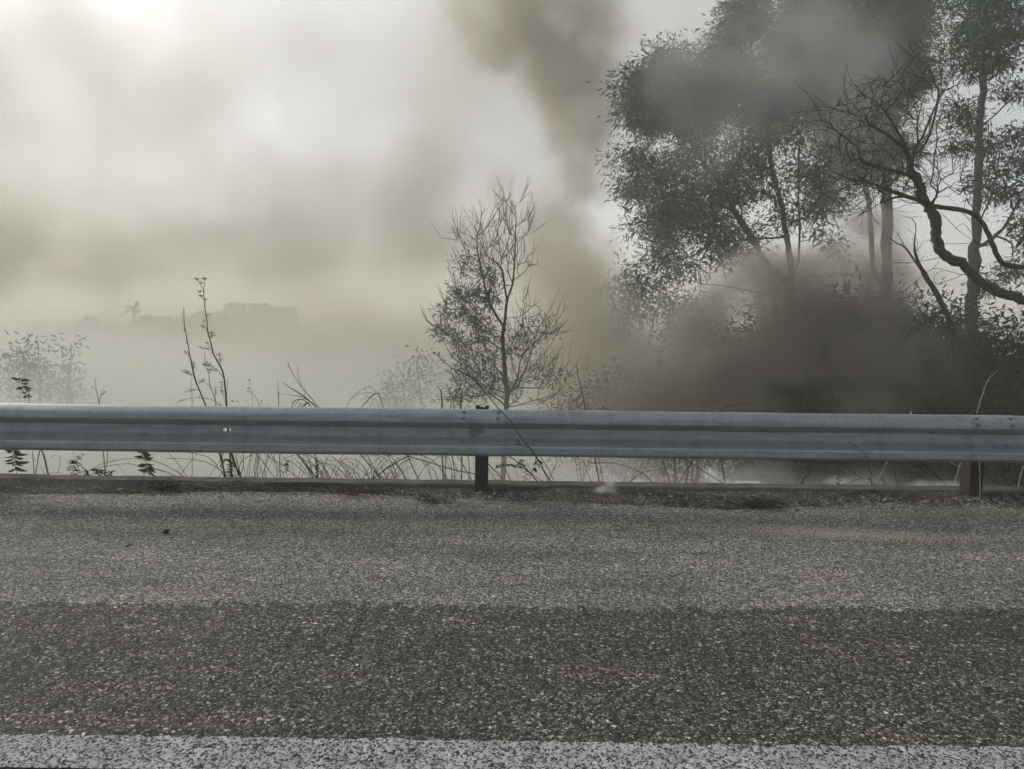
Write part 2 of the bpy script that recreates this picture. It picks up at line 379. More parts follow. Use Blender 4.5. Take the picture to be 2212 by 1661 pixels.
# ---------------------------------------------------------------- guardrail
RY = 5.12                  # crest plane of the beam
RT = 0.608                 # top of the beam
PROF = [(0.083,-0.014),(0.083,0.0),(0.056,-0.004),(0.014,-0.026),(0.003,-0.036),(0.0,-0.046),(0.0,-0.080),(0.006,-0.088),(0.070,-0.122),(0.080,-0.132),
        (0.080,-0.190),(0.072,-0.200),(0.012,-0.234),(0.003,-0.241),(0.0,-0.250),(0.0,-0.288),(0.010,-0.301),(0.048,-0.314),(0.078,-0.318),(0.078,-0.304)]
rail = empty('guardrail', (0, RY + 0.1, 0), 'weathered galvanised W-beam guardrail on rusty posts along the kerb', 'guardrail')
V9, V10 = 9, 10             # profile indices of the flat valley
def beam(x0, x1, off, seed, hole=None):
    r = np.random.RandomState(seed)
    st = list(np.arange(x0, x1, 0.16)) + [x1]
    if hole: st = sorted([s for s in st if abs(s - hole) > 0.10] + [hole - 0.05, hole + 0.05])
    st = np.array(st)
    wob = [0.0035 * noise1(st * 1.6, seed + k) for k in range(3)]
    n = len(PROF); V = []; Fc = []
    for s, (x, w0, w1, w2) in enumerate(zip(st, *wob)):
        for k, (y, z) in enumerate(PROF):
            dz = w0 * 0.7 if k < 6 else (w1 * 0.6 if k > 14 else 0)
            dy = w2 * 0.7
            V.append((x, RY + off + y + dy, RT + z + dz))
    hs = None
    for s in range(len(st) - 1):
        for j in range(n - 1):
            if hole and j == V9 and abs((st[s] + st[s+1]) / 2 - hole) < 0.02: hs = s; continue
            Fc.append((s * n + j, s * n + j + 1, (s + 1) * n + j + 1, (s + 1) * n + j))
    if hs is not None:       # slotted bolt hole in the valley of the beam
        a, b_, c, d = [np.array(V[q]) for q in (hs * n + V9, hs * n + V10, (hs + 1) * n + V10, (hs + 1) * n + V9)]
        cen = (a + b_ + c + d) / 4; base = len(V); m_ = 24; ring = []
        outer = []
        for q in range(m_):
            th = 2 * math.pi * q / m_; cx, cz = math.cos(th), math.sin(th)
            ix = 0.011 * cx + (0.0155 if cx > 0 else -0.0155) * (1 if abs(cx) > 1e-6 else 0); iz = 0.0115 * cz
            k_ = 1 / max(abs(cx), abs(cz))
            outer.append(cen + np.array([0.05 * cx * k_, 0, 0.034 * cz * k_])); ring.append(cen + np.array([ix, 0, iz]))
        V += [tuple(v) for v in outer] + [tuple(v) for v in ring]
        for q in range(m_):
            q2 = (q + 1) % m_
            Fc.append((base + q, base + m_ + q, base + m_ + q2, base + q2))
    me = bpy.data.meshes.new('beam'); me.from_pydata(V, [], Fc)
    me.polygons.foreach_set('use_smooth', np.ones(len(me.polygons), dtype=bool)); me.update()
    o = link('beam', me, M_zinc, rail)
    so = o.modifiers.new('thickness', 'SOLIDIFY'); so.thickness = 0.003; so.offset = 0
    wn_ = o.modifiers.new('edges', 'EDGE_SPLIT'); wn_.split_angle = R(17)
    return o
XP1 = P(1040, 1000, 5.28)[0]; SP = P(2112, 1020, 5.28)[0] - XP1           # first post in view and the spacing
SPL = 0.115
hole_x = P(491, 925, RY + 0.08)[0]
beam(XP1 - 2 * SP - 0.1, XP1 - SP + 0.15, 0.0, 21)
beam(XP1 - SP - 0.15, XP1 + SPL + 0.045, -0.0035, 22, hole_x)
beam(XP1 - SPL - 0.045, XP1 + SP + SPL + 0.045, 0.0035, 23)
beam(XP1 + SP - SPL - 0.03, XP1 + 3 * SP, 0.0, 24)
bolt_mb = None
def bolt(x, y, z, tilt=0.0):
    global bolt_mb
    if bolt_mb is None:
        b = MB(); k = 10; V = []
        for (rr, h) in ((0.013, 0.0), (0.013, 0.002), (0.0105, 0.006), (0.005, 0.0085)):
            V += [(rr * math.cos(2*math.pi*q/k), -h, rr * math.sin(2*math.pi*q/k)) for q in range(k)]
        Fb = [(a*k+q, a*k+(q+1) % k, (a+1)*k+(q+1) % k, (a+1)*k+q) for a in range(3) for q in range(k)] + [tuple(3*k+q for q in range(k))]
        b.add(V, Fb); bolt_mb = b.mesh('bolt', True)
    o = link('bolt', bolt_mb, M_bolt, rail)
    o.location = Vector((x, y, z)) - rail.location; o.rotation_euler = (R(tilt), 0, 0)
def post(x, rust):
    m_ = MB(); y0, y1 = RY + 0.168, RY + 0.288; w = 0.045; t = 0.006; z0, z1 = -0.5, (0.613 if rust == 0 else 0.600)
    # C-section: web facing the road and two flanges running back
    m_.box((x - w, y0, z0), (x + w, y0 + t, z1)); m_.box((x - w, y0 + t + 0.0005, z0), (x - w + t, y1, z1)); m_.box((x + w - t, y0 + t + 0.0005, z0), (x + w, y1, z1))
    m_.box((x - w + t, y1 - t, z0), (x - w + 0.025, y1, z1 - 0.001)); m_.box((x + w - 0.025, y1 - t, z0), (x + w - t, y1, z1 - 0.001))
    m_.build('post', M_rust, rail)
    s_ = MB(); s_.box((x - 0.045, RY + 0.085, RT - 0.255), (x + 0.045, RY + 0.164, RT - 0.060))
    s_.build('spacer', M_rust, rail)
for k in range(-2, 4):
    x = XP1 + k * SP - (0.14 if k < 0 else 0)
    post(x, k)
    for sx in (-SPL, SPL):
        bolt(x + sx, RY + 0.026, RT - 0.0125, 62); bolt(x + sx, RY + 0.046, RT - 0.214, 60)
        bolt(x + sx, RY - 0.006, RT - 0.052); 
hb = MB(); hb.tube([(hole_x, RY + 0.079, RT - 0.175), (hole_x, RY + 0.079, RT - 0.141)], 0.0035, 0.0035, 6); hb.build('bolt_pin', M_bolt, rail)
pm = MB(); hx = XP1 - 0.03  # dark five-sided patch in the beam valley, built as a thin plate
pm.add([(hx-0.055, RY+0.073, RT-0.132), (hx+0.048, RY+0.073, RT-0.126), (hx+0.05, RY+0.073, RT-0.160), (hx-0.03, RY+0.073, RT-0.189),(hx-0.04, RY+0.073, RT-0.188),
        (hx-0.055, RY+0.070, RT-0.132), (hx+0.048, RY+0.070, RT-0.126), (hx+0.05, RY+0.070, RT-0.160), (hx-0.03, RY+0.070, RT-0.189),(hx-0.04, RY+0.070, RT-0.188)],
       [(0,1,2,3,4), (9,8,7,6,5), (0,5,6,1), (1,6,7,2), (2,7,8,3), (3,8,9,4), (4,9,5,0)])
pl = pm.build('dark_patch', M_bolt, rail); pl['label'] = 'dark five-sided patch in the beam valley'

#=STRUCTURE-END
# ---------------------------------------------------------------- smoke and haze
def volume_mat(name, color, density, aniso=0.35, absorb=(0, 0, 0)):
    m = bpy.data.materials.new(name); m.use_nodes = True; nt = m.node_tree; nt.nodes.clear()
    pv = N(nt, 'ShaderNodeVolumePrincipled'); o = N(nt, 'ShaderNodeOutputMaterial')
    pv.inputs['Color'].default_value = (*color, 1); pv.inputs['Density'].default_value = density
    pv.inputs['Anisotropy'].default_value = aniso; pv.inputs['Absorption Color'].default_value = (*absorb, 1)
    nt.links.new(pv.outputs[0], o.inputs['Volume'])
    return m
HAZE_D = 0.0065
hz = MB(); hz.box((-1600, -60, -30), (1600, 2050, 22))
ho = hz.build('haze', volume_mat('haze_air', (0.965, 0.955, 0.88), HAZE_D, 0.2))
ho['kind'] = 'stuff'; ho['label'] = 'pale smoky haze filling the air over road and fields'; ho.display_type = 'WIRE'

def smoke(name, label, blobs, vox, material, nscale, warp, k, soft, detail=5.0, seed=0.0):
    """a voxel grid of smoke: soft ellipsoids (cx,cy,cz,rx,ry,rz,weight) broken up by warped noise"""
    B = np.array(blobs, float)
    lo = (B[:, :3] - B[:, 3:6] * 1.02).min(0) - warp * 0.4; hi = (B[:, :3] + B[:, 3:6] * 1.02).max(0) + warp * 0.4
    cen = (lo + hi) / 2; size = hi - lo; res = np.clip(np.ceil(size / vox), 8, 260).astype(int)
    vol = bpy.data.volumes.new(name); vo = bpy.data.objects.new(name, vol); COL.objects.link(vo)
    vo.location = cen.tolist(); vol.materials.append(material)
    ng = bpy.data.node_groups.new(name + '_field', 'GeometryNodeTree')
    ng.interface.new_socket('Geometry', in_out='INPUT', socket_type='NodeSocketGeometry')
    ng.interface.new_socket('Geometry', in_out='OUTPUT', socket_type='NodeSocketGeometry')
    L = ng.links.new
    out = ng.nodes.new('NodeGroupOutput'); pos = ng.nodes.new('GeometryNodeInputPosition')
    def vm(op, a, b):
        n = ng.nodes.new('ShaderNodeVectorMath'); n.operation = op
        for s, v in zip(n.inputs, (a, b)):
            if v is None: continue
            if isinstance(v, bpy.types.NodeSocket): L(v, s)
            else: s.default_value = v
        return n
    def mm(op, a, b, clamp=False):
        n = ng.nodes.new('ShaderNodeMath'); n.operation = op; n.use_clamp = clamp
        for s, v in zip(n.inputs, (a, b)):
            if v is None: continue
            if isinstance(v, bpy.types.NodeSocket): L(v, s)
            else: s.default_value = v
        return n.outputs[0]
    def noise(vec, scale, det, rough=0.55):
        n = ng.nodes.new('ShaderNodeTexNoise'); n.inputs['Scale'].default_value = scale; n.inputs['Detail'].default_value = det
        n.inputs['Roughness'].default_value = rough; L(vec, n.inputs['Vector']); return n
    p0 = vm('ADD', pos.outputs[0], (seed, seed * 0.7, seed * 1.3)).outputs[0]
    wn1 = noise(p0, nscale * 0.6, 3)
    wv = vm('SUBTRACT', wn1.outputs['Color'], (0.5, 0.5, 0.5)).outputs[0]
    wv = vm('MULTIPLY', wv, (warp * 2,) * 3).outputs[0]
    pw = vm('ADD', pos.outputs[0], wv).outputs[0]
    acc = None
    for b in B:
        d = vm('SUBTRACT', pw, tuple(b[:3] - cen)).outputs[0]
        d = vm('DIVIDE', d, tuple(b[3:6])).outputs[0]
        ln = ng.nodes.new('ShaderNodeVectorMath'); ln.operation = 'LENGTH'; L(d, ln.inputs[0])
        mr = ng.nodes.new('ShaderNodeMapRange'); mr.interpolation_type = 'SMOOTHSTEP'
        mr.inputs['From Min'].default_value = 0.0; mr.inputs['From Max'].default_value = 1.0
        mr.inputs['To Min'].default_value = b[6]; mr.inputs['To Max'].default_value = 0.0
        L(ln.outputs['Value'], mr.inputs['Value'])
        acc = mr.outputs[0] if acc is None else mm('ADD', acc, mr.outputs[0])
    pn = vm('ADD', p0, vm('MULTIPLY', wv, (0.8,) * 3).outputs[0]).outputs[0]
    n2 = noise(pn, nscale, detail, 0.58)
    nn = mm('MULTIPLY', mm('SUBTRACT', n2.outputs['Fac'], 0.52), k * 2.0)
    fac = mm('MULTIPLY', acc, mm('ADD', nn, 1.0, False))
    mr = ng.nodes.new('ShaderNodeMapRange'); mr.interpolation_type = 'SMOOTHSTEP'
    mr.inputs['From Min'].default_value = 0.02; mr.inputs['From Max'].default_value = soft
    mr.inputs['To Max'].default_value = 1.0; L(mm('MINIMUM', fac, 1.4), mr.inputs['Value'])
    vc = ng.nodes.new('GeometryNodeVolumeCube')
    L(mr.outputs[0], vc.inputs['Density'])
    vc.inputs['Min'].default_value = tuple(-size / 2); vc.inputs['Max'].default_value = tuple(size / 2)
    for a, r_ in zip('XYZ', res): vc.inputs['Resolution ' + a].default_value = int(r_)
    sm = ng.nodes.new('GeometryNodeSetMaterial'); sm.inputs['Material'].default_value = material
    L(vc.outputs[0], sm.inputs[0]); L(sm.outputs[0], out.inputs[0])
    mod = vo.modifiers.new('field', 'NODES'); mod.node_group = ng
    tag(vo, label, kind='stuff')
    return vo
def blob(px, py, Y, r, ry=None, w=1.0, rv=None):
    c = P(px, py, Y); rx = r * UNIT(Y)
    return (*c, rx, ry if ry else rx, (rv or r) * UNIT(Y), w)

V_pale = volume_mat('pale_smoke', (0.93, 0.945, 0.86), 0.18, 0.2)
V_brown = volume_mat('brown_smoke', (0.63, 0.575, 0.48), 1.0, 0.2)
V_dark = volume_mat('dark_smoke', (0.45, 0.412, 0.36), 2.5, 0.2)
V_veil = volume_mat('grey_smoke', (0.84, 0.79, 0.67), 0.14, 0.0)
V_grey = volume_mat('thin_grey_smoke', (0.70, 0.71, 0.685), 0.5, 0.3)
V_low = volume_mat('low_grey_smoke', (0.80, 0.79, 0.77), 0.85, 0.25)
V_tan = volume_mat('tan_smoke', (0.81, 0.72, 0.57), 0.15, 0.1)
V_white = volume_mat('white_smoke', (0.95, 0.95, 0.96), 11.0, 0.3)

smoke('smoke', 'pale smoke bank lying over the slope behind the guardrail',
      [(-10, 22, -2.6, 24, 15.5, 4.6, 1.0), (-24, 24, -1.2, 18, 14, 5.0, 0.7), (2, 13, -3.0, 11, 5.5, 3.6, 0.8), (-7, 13, -2.6, 12, 5.8, 3.6, 0.9), (0.3, 9.6, -1.2, 2.6, 1.3, 2.2, 1.0), (9, 11.5, -3.2, 7, 4, 3.6, 0.7)],
      0.34, V_pale, 0.25, 1.2, 1.6, 0.9, 5)
smoke('smoke', 'brown smoke rising in front of the burning shrubs under the tall trees',
      [blob(1540, 770, 10.9, 150, 1.1, 1.2), blob(1640, 640, 10.9, 170, 1.1, 1.6), blob(1620, 770, 11.0, 230, 1.2, 1.5), blob(1800, 680, 11.0, 200, 1.1, 1.4), blob(1780, 600, 11.2, 150, 1.0, 1.2),
       blob(1900, 820, 10.5, 190, 1.0, 1.0), blob(2060, 780, 9.9, 160, .8, .5), blob(1720, 560, 11.2, 110, .9, .8), blob(1440, 640, 11.2, 100, .9, .5), blob(1480, 830, 10.8, 200, 1.2, 1.3), blob(1340, 850, 10.9, 170, 1.1, 1.2), blob(1930, 640, 11.2, 130, 0.9, 1.0), blob(1890, 520, 11.6, 120, 0.9, 1.0), blob(1840, 450, 11.6, 80, .8, .7)],
      0.08, V_dark, 1.25, 0.6, 3.6, 1.5, 7, 3.0)
smoke('smoke', 'brown smoke column rising past the left edge of the tall trees',
      [blob(1340, 830, 15, 210, 2.4, 1.8), blob(1250, 860, 15, 150, 2.0, 1.3), blob(1275, 740, 15.5, 190, 2.4, 1.8), blob(1240, 630, 17, 170, 2.6, 1.6), blob(1190, 530, 20, 140, 2.4, 1.3), blob(1240, 430, 24, 130, 2.4, 0.95), blob(1070, 400, 24, 130, 2.2, .55),
       blob(1265, 300, 24, 150, 2.6, 1.2), blob(1240, 190, 24, 170, 2.8, 1.4), blob(1180, 80, 24, 180, 2.8, 1.5), blob(1130, -40, 24, 200, 3.0, 1.5), blob(1290, 60, 24, 140, 2.6, 1.1), blob(1040, 30, 24, 150, 2.4, 0.8)],
      0.14, V_brown, 0.75, 0.95, 3.0, 1.7, 8, 9.0)
smoke('smoke', 'grey smoke veil drifting across the upper crown of the tall trees',
      [blob(1560, 230, 14.3, 240, 1.6, 0.9), blob(1760, 130, 14.3, 230, 1.6), blob(1850, 320, 14.2, 200, 1.5, 0.9), blob(1650, -20, 14.5, 220, 1.6, 0.8), blob(1450, 160, 14.3, 120, 1.3, 0.6), blob(1900, 120, 14.3, 130, 1.3, 0.8)],
      0.13, V_grey, 0.8, 0.7, 2.4, 1.3, 6, 14.0)
smoke('smoke', 'thin grey smoke veil high over the distant fields',
      [blob(620, 160, 72, 900, 12, 0.9, 520), blob(1250, 150, 72, 700, 12, 0.8, 560), blob(700, 520, 70, 900, 11, 0.8, 260), blob(650, 705, 80, 800, 14, 0.78, 105), blob(-200, 250, 72, 900, 12, 1.35, 640), blob(1900, 200, 72, 700, 12, 0.7, 500)],
      0.8, V_veil, 0.12, 5.0, 0.9, 1.3, 7, 20.0)
smoke('smoke', 'brownish smoke banks hanging over the fields at the bright end of the sky',
      [blob(20, 500, 60, 300, 8, 1.2, 170), blob(-200, 580, 60, 380, 9, 1.3, 220), blob(190, 570, 60, 240, 7, 1.0, 130), blob(450, 550, 60, 240, 7, 1.0, 130), blob(580, 420, 61, 260, 8, 0.7, 190), blob(930, 380, 62, 300, 8, 0.8, 230), blob(780, 530, 62, 340, 8, .9, 160), blob(1030, 560, 62, 260, 8, .9, 180)],
      0.55, V_tan, 0.20, 4.0, 1.4, 1.5, 7, 27.0)
smoke('smoke', 'low grey smoke creeping behind the rail under the burning shrubs',
      [blob(1170, 1040, 7.8, 110, .9, .7, 80), blob(1300, 1020, 7.7, 150, 1.0, 1.2, 110), blob(1450, 1030, 7.6, 190, .9, 1.0, 100), blob(1650, 1050, 7.5, 190, .9, 1.0, 110), blob(1850, 1060, 7.4, 190, .9, 1.0, 90), blob(2080, 1075, 7.2, 170, .8, .9, 70)],
      0.075, V_low, 1.2, 0.3, 2.4, 1.2, 6, 31.0)
smoke('smoke', 'white puff of smoke curling off the kerb between canes',
      [blob(1536, 1028, 5.62, 30, .12, 1.2, 30), blob(1555, 1050, 5.6, 60, .14, 1.2, 20), blob(1615, 1050, 5.6, 60, .14, 1.4, 18), blob(1530, 1016, 5.62, 14, .06, .7, 14)],
      0.008, V_white, 9, 0.03, 2.4, 1.0, 5, 37.0)
smoke('smoke', 'small white wisp rising from the burnt verge beyond the bramble', [blob(1310, 1060, 5.28, 46, .1, 1.1, 16), blob(1318, 1038, 5.3, 24, .08, .8, 26), blob(1390, 1046, 5.55, 60, .1, 1.0, 16)], 0.008, V_white, 9, 0.03, 2.4, 1.1, 5, 41.0)
smoke('smoke', 'faint bluish wisp lying on the asphalt edge left of the first post', [blob(960, 1076, 5.02, 60, .1, .35, 12), blob(1020, 1080, 5.0, 60, .1, .25, 12)], 0.008, V_white, 8, 0.03, 2.4, 1.1, 5, 43.0)
smoke('smoke', 'thin white smoke seeping over the kerb before the second post', [blob(2030, 1050, 5.55, 110, .12, .8, 20), blob(1800, 1042, 5.65, 130, .12, .5, 22), blob(2075, 1064, 5.3, 30, .06, .4, 12)], 0.008, V_white, 8, 0.03, 2.4, 1.1, 5, 47.0)
#=SMOKE-END

# ---------------------------------------------------------------- trees
def grow(limbs, attract, bf=0.35, seed=0, sub=0.35):
    """limbs: list of (points, attach_index_or_None). attractors join the nearest node, weighing the way back to the root."""
    rng = np.random.RandomState(seed)
    pts, par = [], []
    for L_ in limbs:
        L_ = np.asarray(L_, float)
        start = None
        if pts:
            d = np.linalg.norm(np.array(pts) - L_[0], axis=1); j = int(d.argmin())
            start = j
        for i_, p in enumerate(L_):
            if start is not None and i_ == 0:
                if np.linalg.norm(pts[start] - p) > 0.02: pts.append(p); par.append(start); start = len(pts) - 1
                continue
            pts.append(p); par.append(-1 if start is None else start); start = len(pts) - 1
    n0 = len(pts)
    A = np.asarray(attract, float); n = len(A)
    X = np.vstack([np.array(pts), A]) if n else np.array(pts)
    plen = np.zeros(len(X)); parent = np.full(len(X), -1)
    for i_ in range(n0):
        parent[i_] = par[i_]
        plen[i_] = 0 if par[i_] < 0 else plen[par[i_]] + np.linalg.norm(X[i_] - X[par[i_]])
    if n:
        best = np.full(n, 1e9); bp = np.zeros(n, int)
        for i_ in range(n0):
            c = np.linalg.norm(A - X[i_], axis=1) + bf * plen[i_]
            m_ = c < best; best[m_] = c[m_]; bp[m_] = i_
        order = list(range(n0))
        for _ in range(n):
            i_ = int(best.argmin()); best[i_] = 1e9 * 2; g = n0 + i_
            parent[g] = bp[i_]; plen[g] = plen[bp[i_]] + np.linalg.norm(X[g] - X[bp[i_]]); order.append(g)
            c = np.linalg.norm(A - X[g], axis=1) + bf * plen[g]
            m_ = (c < best) & (best < 1e9 * 1.5); best[m_] = c[m_]; bp[m_] = g
        best = None
    else: order = list(range(n0))
    return X, parent, np.array(order), n0
def wood(mb, X, parent, order, n0, r_tip, r_root, e=2.2, seed=0, bow=0.10, twig_k=3):
    rng = np.random.RandomState(seed)
    n = len(X); w = np.zeros(n); nch = np.zeros(n, int)
    for i_ in range(n):
        if parent[i_] >= 0: nch[parent[i_]] += 1
    w[nch == 0] = 1.0
    for i_ in order[::-1]:
        if parent[i_] >= 0: w[parent[i_]] += max(w[i_], 1.0) * 1.0
    w = np.maximum(w, 1)
    rad = r_tip * w ** (1 / e)
    top = rad[order[0]]
    # scale so that the root has its measured radius while twigs stay thin
    g = math.log(r_root / r_tip) / math.log(max(top / r_tip, 1.001))
    rad = r_tip * (rad / r_tip) ** g
    kids = [[] for _ in range(n)]
    for i_ in range(n):
        if parent[i_] >= 0: kids[parent[i_]].append(i_)
    stack = [i_ for i_ in range(n) if parent[i_] < 0]
    starts = [(s, None) for s in stack]
    while starts:
        s, p = starts.pop()
        ch = [s]
        while kids[ch[-1]]:
            ks = sorted(kids[ch[-1]], key=lambda q: -rad[q])
            for o in ks[1:]: starts.append((o, ch[-1]))
            ch.append(ks[0])
        idx = ([p] if p is not None else []) + ch
        if len(idx) < 2: continue
        pts = X[idx]; rr = rad[idx].copy()
        if p is not None: rr[0] = min(rr[0] * 0.9, rr[1] * 1.25)
        # extra bowed points so that twigs curve
        m2, r2 = [pts[0]], [rr[0]]
        for a in range(len(pts) - 1):
            L_ = np.linalg.norm(pts[a+1] - pts[a])
            if bow and L_ > 0.12:
                mid = (pts[a] + pts[a+1]) / 2 + rng.normal(0, bow * 0.5, 3) * L_ + np.array([0, 0, -bow * 0.35 * L_])
                m2.append(mid); r2.append((rr[a] + rr[a+1]) / 2)
            m2.append(pts[a+1]); r2.append(rr[a+1])
        m2 = np.array(m2); r2 = np.array(r2)
        if len(m2) > 3:
            s_ = m2.copy(); s_[1:-1] = 0.25 * m2[:-2] + 0.5 * m2[1:-1] + 0.25 * m2[2:]; m2 = s_
        r2[-1] *= 0.5
        if r2.max() > 0.018:
            big = np.clip((r2 - 0.012) / 0.03, 0, 1)
            r2 = r2 * (1 + big * rng.uniform(-0.13, 0.16, len(r2))); m2 = m2 + rng.normal(0, 1, m2.shape) * (big * r2 * 0.16)[:, None]
        k = 7 if r2.max() > 0.05 else (5 if r2.max() > 0.015 else twig_k)
        mb.tube(m2, r2, None, k, cap=False)
    return rad, nch
def leaf_mesh(name, C, D, Ln, Wd, seed=0, fold=0.12):
    """one lance-shaped blade per row: base C, direction D"""
    rng = np.random.RandomState(seed); n = len(C)
    D = D / (np.linalg.norm(D, axis=1)[:, None] + 1e-9)
    Q = rng.normal(0, 1, (n, 3)); S = np.cross(D, Q); S /= np.linalg.norm(S, axis=1)[:, None] + 1e-9
    U = np.cross(S, D)
    Ln = Ln[:, None]; Wd = Wd[:, None]
    V = np.stack([C, C + D * Ln * 0.45 + S * Wd * 0.5 + U * Wd * fold, C + D * Ln - U * Ln * 0.06, C + D * Ln * 0.45 - S * Wd * 0.5 + U * Wd * fold], 1).reshape(-1, 3)
    Fq = np.arange(n * 4).reshape(n, 4)
    return np_mesh(name, V, Fq)
def leaves_on(X, idx, per, spread, Ln, Wd, seed, droop=0.35, X_parent=None):
    rng = np.random.RandomState(seed)
    base = np.repeat(X[idx], per, axis=0)
    C = base + rng.normal(0, spread, base.shape) * np.array([1, 1, 0.8])
    D = (C - base) / (spread + 1e-6) * 0.6 + rng.normal(0, 0.7, base.shape); D[:, 2] -= droop
    n = len(C)
    return C, D, Ln * rng.uniform(0.6, 1.25, n), Wd * rng.uniform(0.7, 1.2, n)
def fill(blobs, density, seed, floor=1.0, power=0.45):
    """points in a union of ellipsoids, denser near the surface; blobs (centre xyz, radii xyz)"""
    rng = np.random.RandomState(seed); out = []
    for b in blobs:
        vol = b[3] * b[4] * b[5] * 4.19; n = max(int(vol * density * (b[6] if len(b) > 6 else 1)), 3)
        d = rng.normal(0, 1, (n, 3)); d /= np.linalg.norm(d, axis=1)[:, None]
        r = rng.rand(n) ** power
        out.append(np.array(b[:3]) + d * r[:, None] * np.array(b[3:6]))
    return np.vstack(out)
def z3(z, x, y, Y, r, ry=None, s=0.41406, w=1.0):
    c = z(x, y, Y); rr = r * s * UNIT(Y); return (*c, rr, ry if ry else rr * 0.9, rr, w)
def tree(name, label, cat, base, limbs, blobs, density, seed, r_tip, r_root, leaf=None, bf=0.35, per=14, spread=0.13, Ln=0.14, Wd=0.022,
         bark=None, group=None, leaf_share=1.0, extra=None, bow=0.10, power=0.45, droop=0.35, e=2.2, spray=None, core=0):
    t = empty(name, base, label, cat, group)
    A = fill(blobs, density, seed, power=power) if blobs else np.zeros((0, 3))
    if extra is not None: A = np.vstack([A, extra])
    X, parent, order, n0 = grow(limbs, A, bf, seed)
    mb = MB(); rad, nch = wood(mb, X, parent, order, n0, r_tip, r_root, e=e, seed=seed, bow=bow)
    if spray:                     # fine end twigs, each a bent shoot
        ns, L_, upw, tr_ = spray; rng = np.random.RandomState(seed + 77)
        for q in range(n0, len(X)):
            if nch[q] > 1: continue
            d0 = X[q] - X[parent[q]]; d0 /= np.linalg.norm(d0) + 1e-9
            for w in range(ns if nch[q] == 0 else 1):
                d = d0 + rng.normal(0, 0.42, 3) + np.array([0, 0, upw * 0.7]); d /= np.linalg.norm(d)
                l2 = L_ * rng.uniform(.45, 1.3); mid = X[q] + d * l2 * 0.5 + rng.normal(0, .06, 3) * l2
                e2 = mid + (d + rng.normal(0, .3, 3) + np.array([0, 0, upw * 0.35])) * l2 * 0.5
                mb.tube([X[q], mid, e2], [tr_, tr_ * .8, tr_ * .45], None, 3, cap=False)
                if rng.rand() < .6:
                    mb.tube([mid, mid + (d + rng.normal(0, .5, 3)) * l2 * .35], tr_ * .7, tr_ * .4, 3, cap=False)
    mb.build('trunk', bark or M_bark, t, True)
    if leaf is not None:
        rng = np.random.RandomState(seed + 5)
        idx = np.array([q for q in range(n0, len(X)) if nch[q] <= 1])
        if callable(leaf_share):
            keep = np.array([leaf_share(X[q]) for q in idx]) > rng.rand(len(idx)); idx = idx[keep]
        elif leaf_share < 1: idx = idx[rng.rand(len(idx)) < leaf_share]
        C, D, l_, w_ = leaves_on(X, idx, per, spread, Ln, Wd, seed + 9, droop)
        if core:
            K = fill([(b[0], b[1], b[2], b[3] * .8, b[4] * .8, b[5] * .8, 1) for b in blobs], core, seed + 3, power=0.33)
            rk = np.random.RandomState(seed + 4); C = np.vstack([C, K]); D = np.vstack([D, rk.normal(0, 1, K.shape) - np.array([0, 0, .5])])
            l_ = np.r_[l_, rk.uniform(1.2, 2.4, len(K)) * Ln]; w_ = np.r_[w_, rk.uniform(1.5, 3.0, len(K)) * Wd]
        o = link('crown', leaf_mesh('crown', C, D, l_, w_, seed), leaf, t); o['kind'] = 'stuff'
    return t
def limb(z, pts, Y, n=4, seed=0, dy=0.0, jit=0.0):
    """pts: (x,y) in a zoom window, optional third value shifts the depth"""
    q = [z(p[0], p[1], Y + (p[2] if len(p) > 2 else 0)) for p in pts]
    return smooth_path(q, n, jit, np.random.RandomState(seed))
def root_pt(z, x, y, Y):
    p = z(x, y, Y); return np.array([p[0], Y, gz(p[0], Y) - 0.15])

# --- tall acacia with the rounded crown
YA = 17.0
bA = [(330,480,190),(230,600,110),(360,330,90),(480,560,170),(620,350,120),(680,180,110),(780,110,120),(730,50,90),(700,480,150),(150,800,70),(250,900,120),(200,980,90),(400,1020,150),(500,850,130),
      (250,1130,110),(380,1180,120),(560,1150,140),(700,950,140),(800,820,120),(830,620,130),(950,560,130),(1000,700,100),(900,1000,90),(960,1150,80),(1100,900,110),(1100,1080,90),(1170,1240,80),(760,1250,100),(200,1430,80),(330,1350,110),(450,1420,90),(620,1300,100)]
rA = np.random.RandomState(7)
blA = [z3(R3, x, y, YA + rA.uniform(-1.4, 1.4), r * 1.07, None, 0.41406, 1.0 if y < 600 else 0.62) for x, y, r in bA]
rootA = root_pt(R3, 1010, 1700, YA)
limbsA = [np.vstack([[rootA], limb(R3, [(1008,1600),(990,1340),(960,1150),(945,1050),(918,950),(892,860),(885,770),(880,680),(860,560),(800,440),(770,300)], YA)]),
          limb(R3, [(1000,1500),(850,1350,-.4),(800,1250,-.6),(720,1130,-.8),(660,1010,-.9),(590,920,-.8),(520,820,-.6),(470,740,-.5),(400,620,-.4)], YA),
          limb(R3, [(655,1000,-.9),(500,985,-1.0),(440,960,-1.1),(330,940,-1.2),(200,920,-1.3)], YA),
          limb(R3, [(1000,1560),(700,1500,-1),(480,1470,-1.4),(350,1450,-1.6),(250,1400,-1.7),(150,1380,-1.8)], YA),
          limb(R3, [(1000,1450),(1040,1330,.4),(1035,1000,.6),(1040,760,.6),(1060,640,.5),(1080,500,.4)], YA)]
tree('acacia_tree', 'tall dense evergreen tree with rounded crown leaning over the brown smoke column', 'tree', rootA, limbsA, blA, 34, 31, 0.006, 0.095, M_leaf, per=165, spread=0.18, Ln=0.14, Wd=0.030, core=120, bf=0.25)
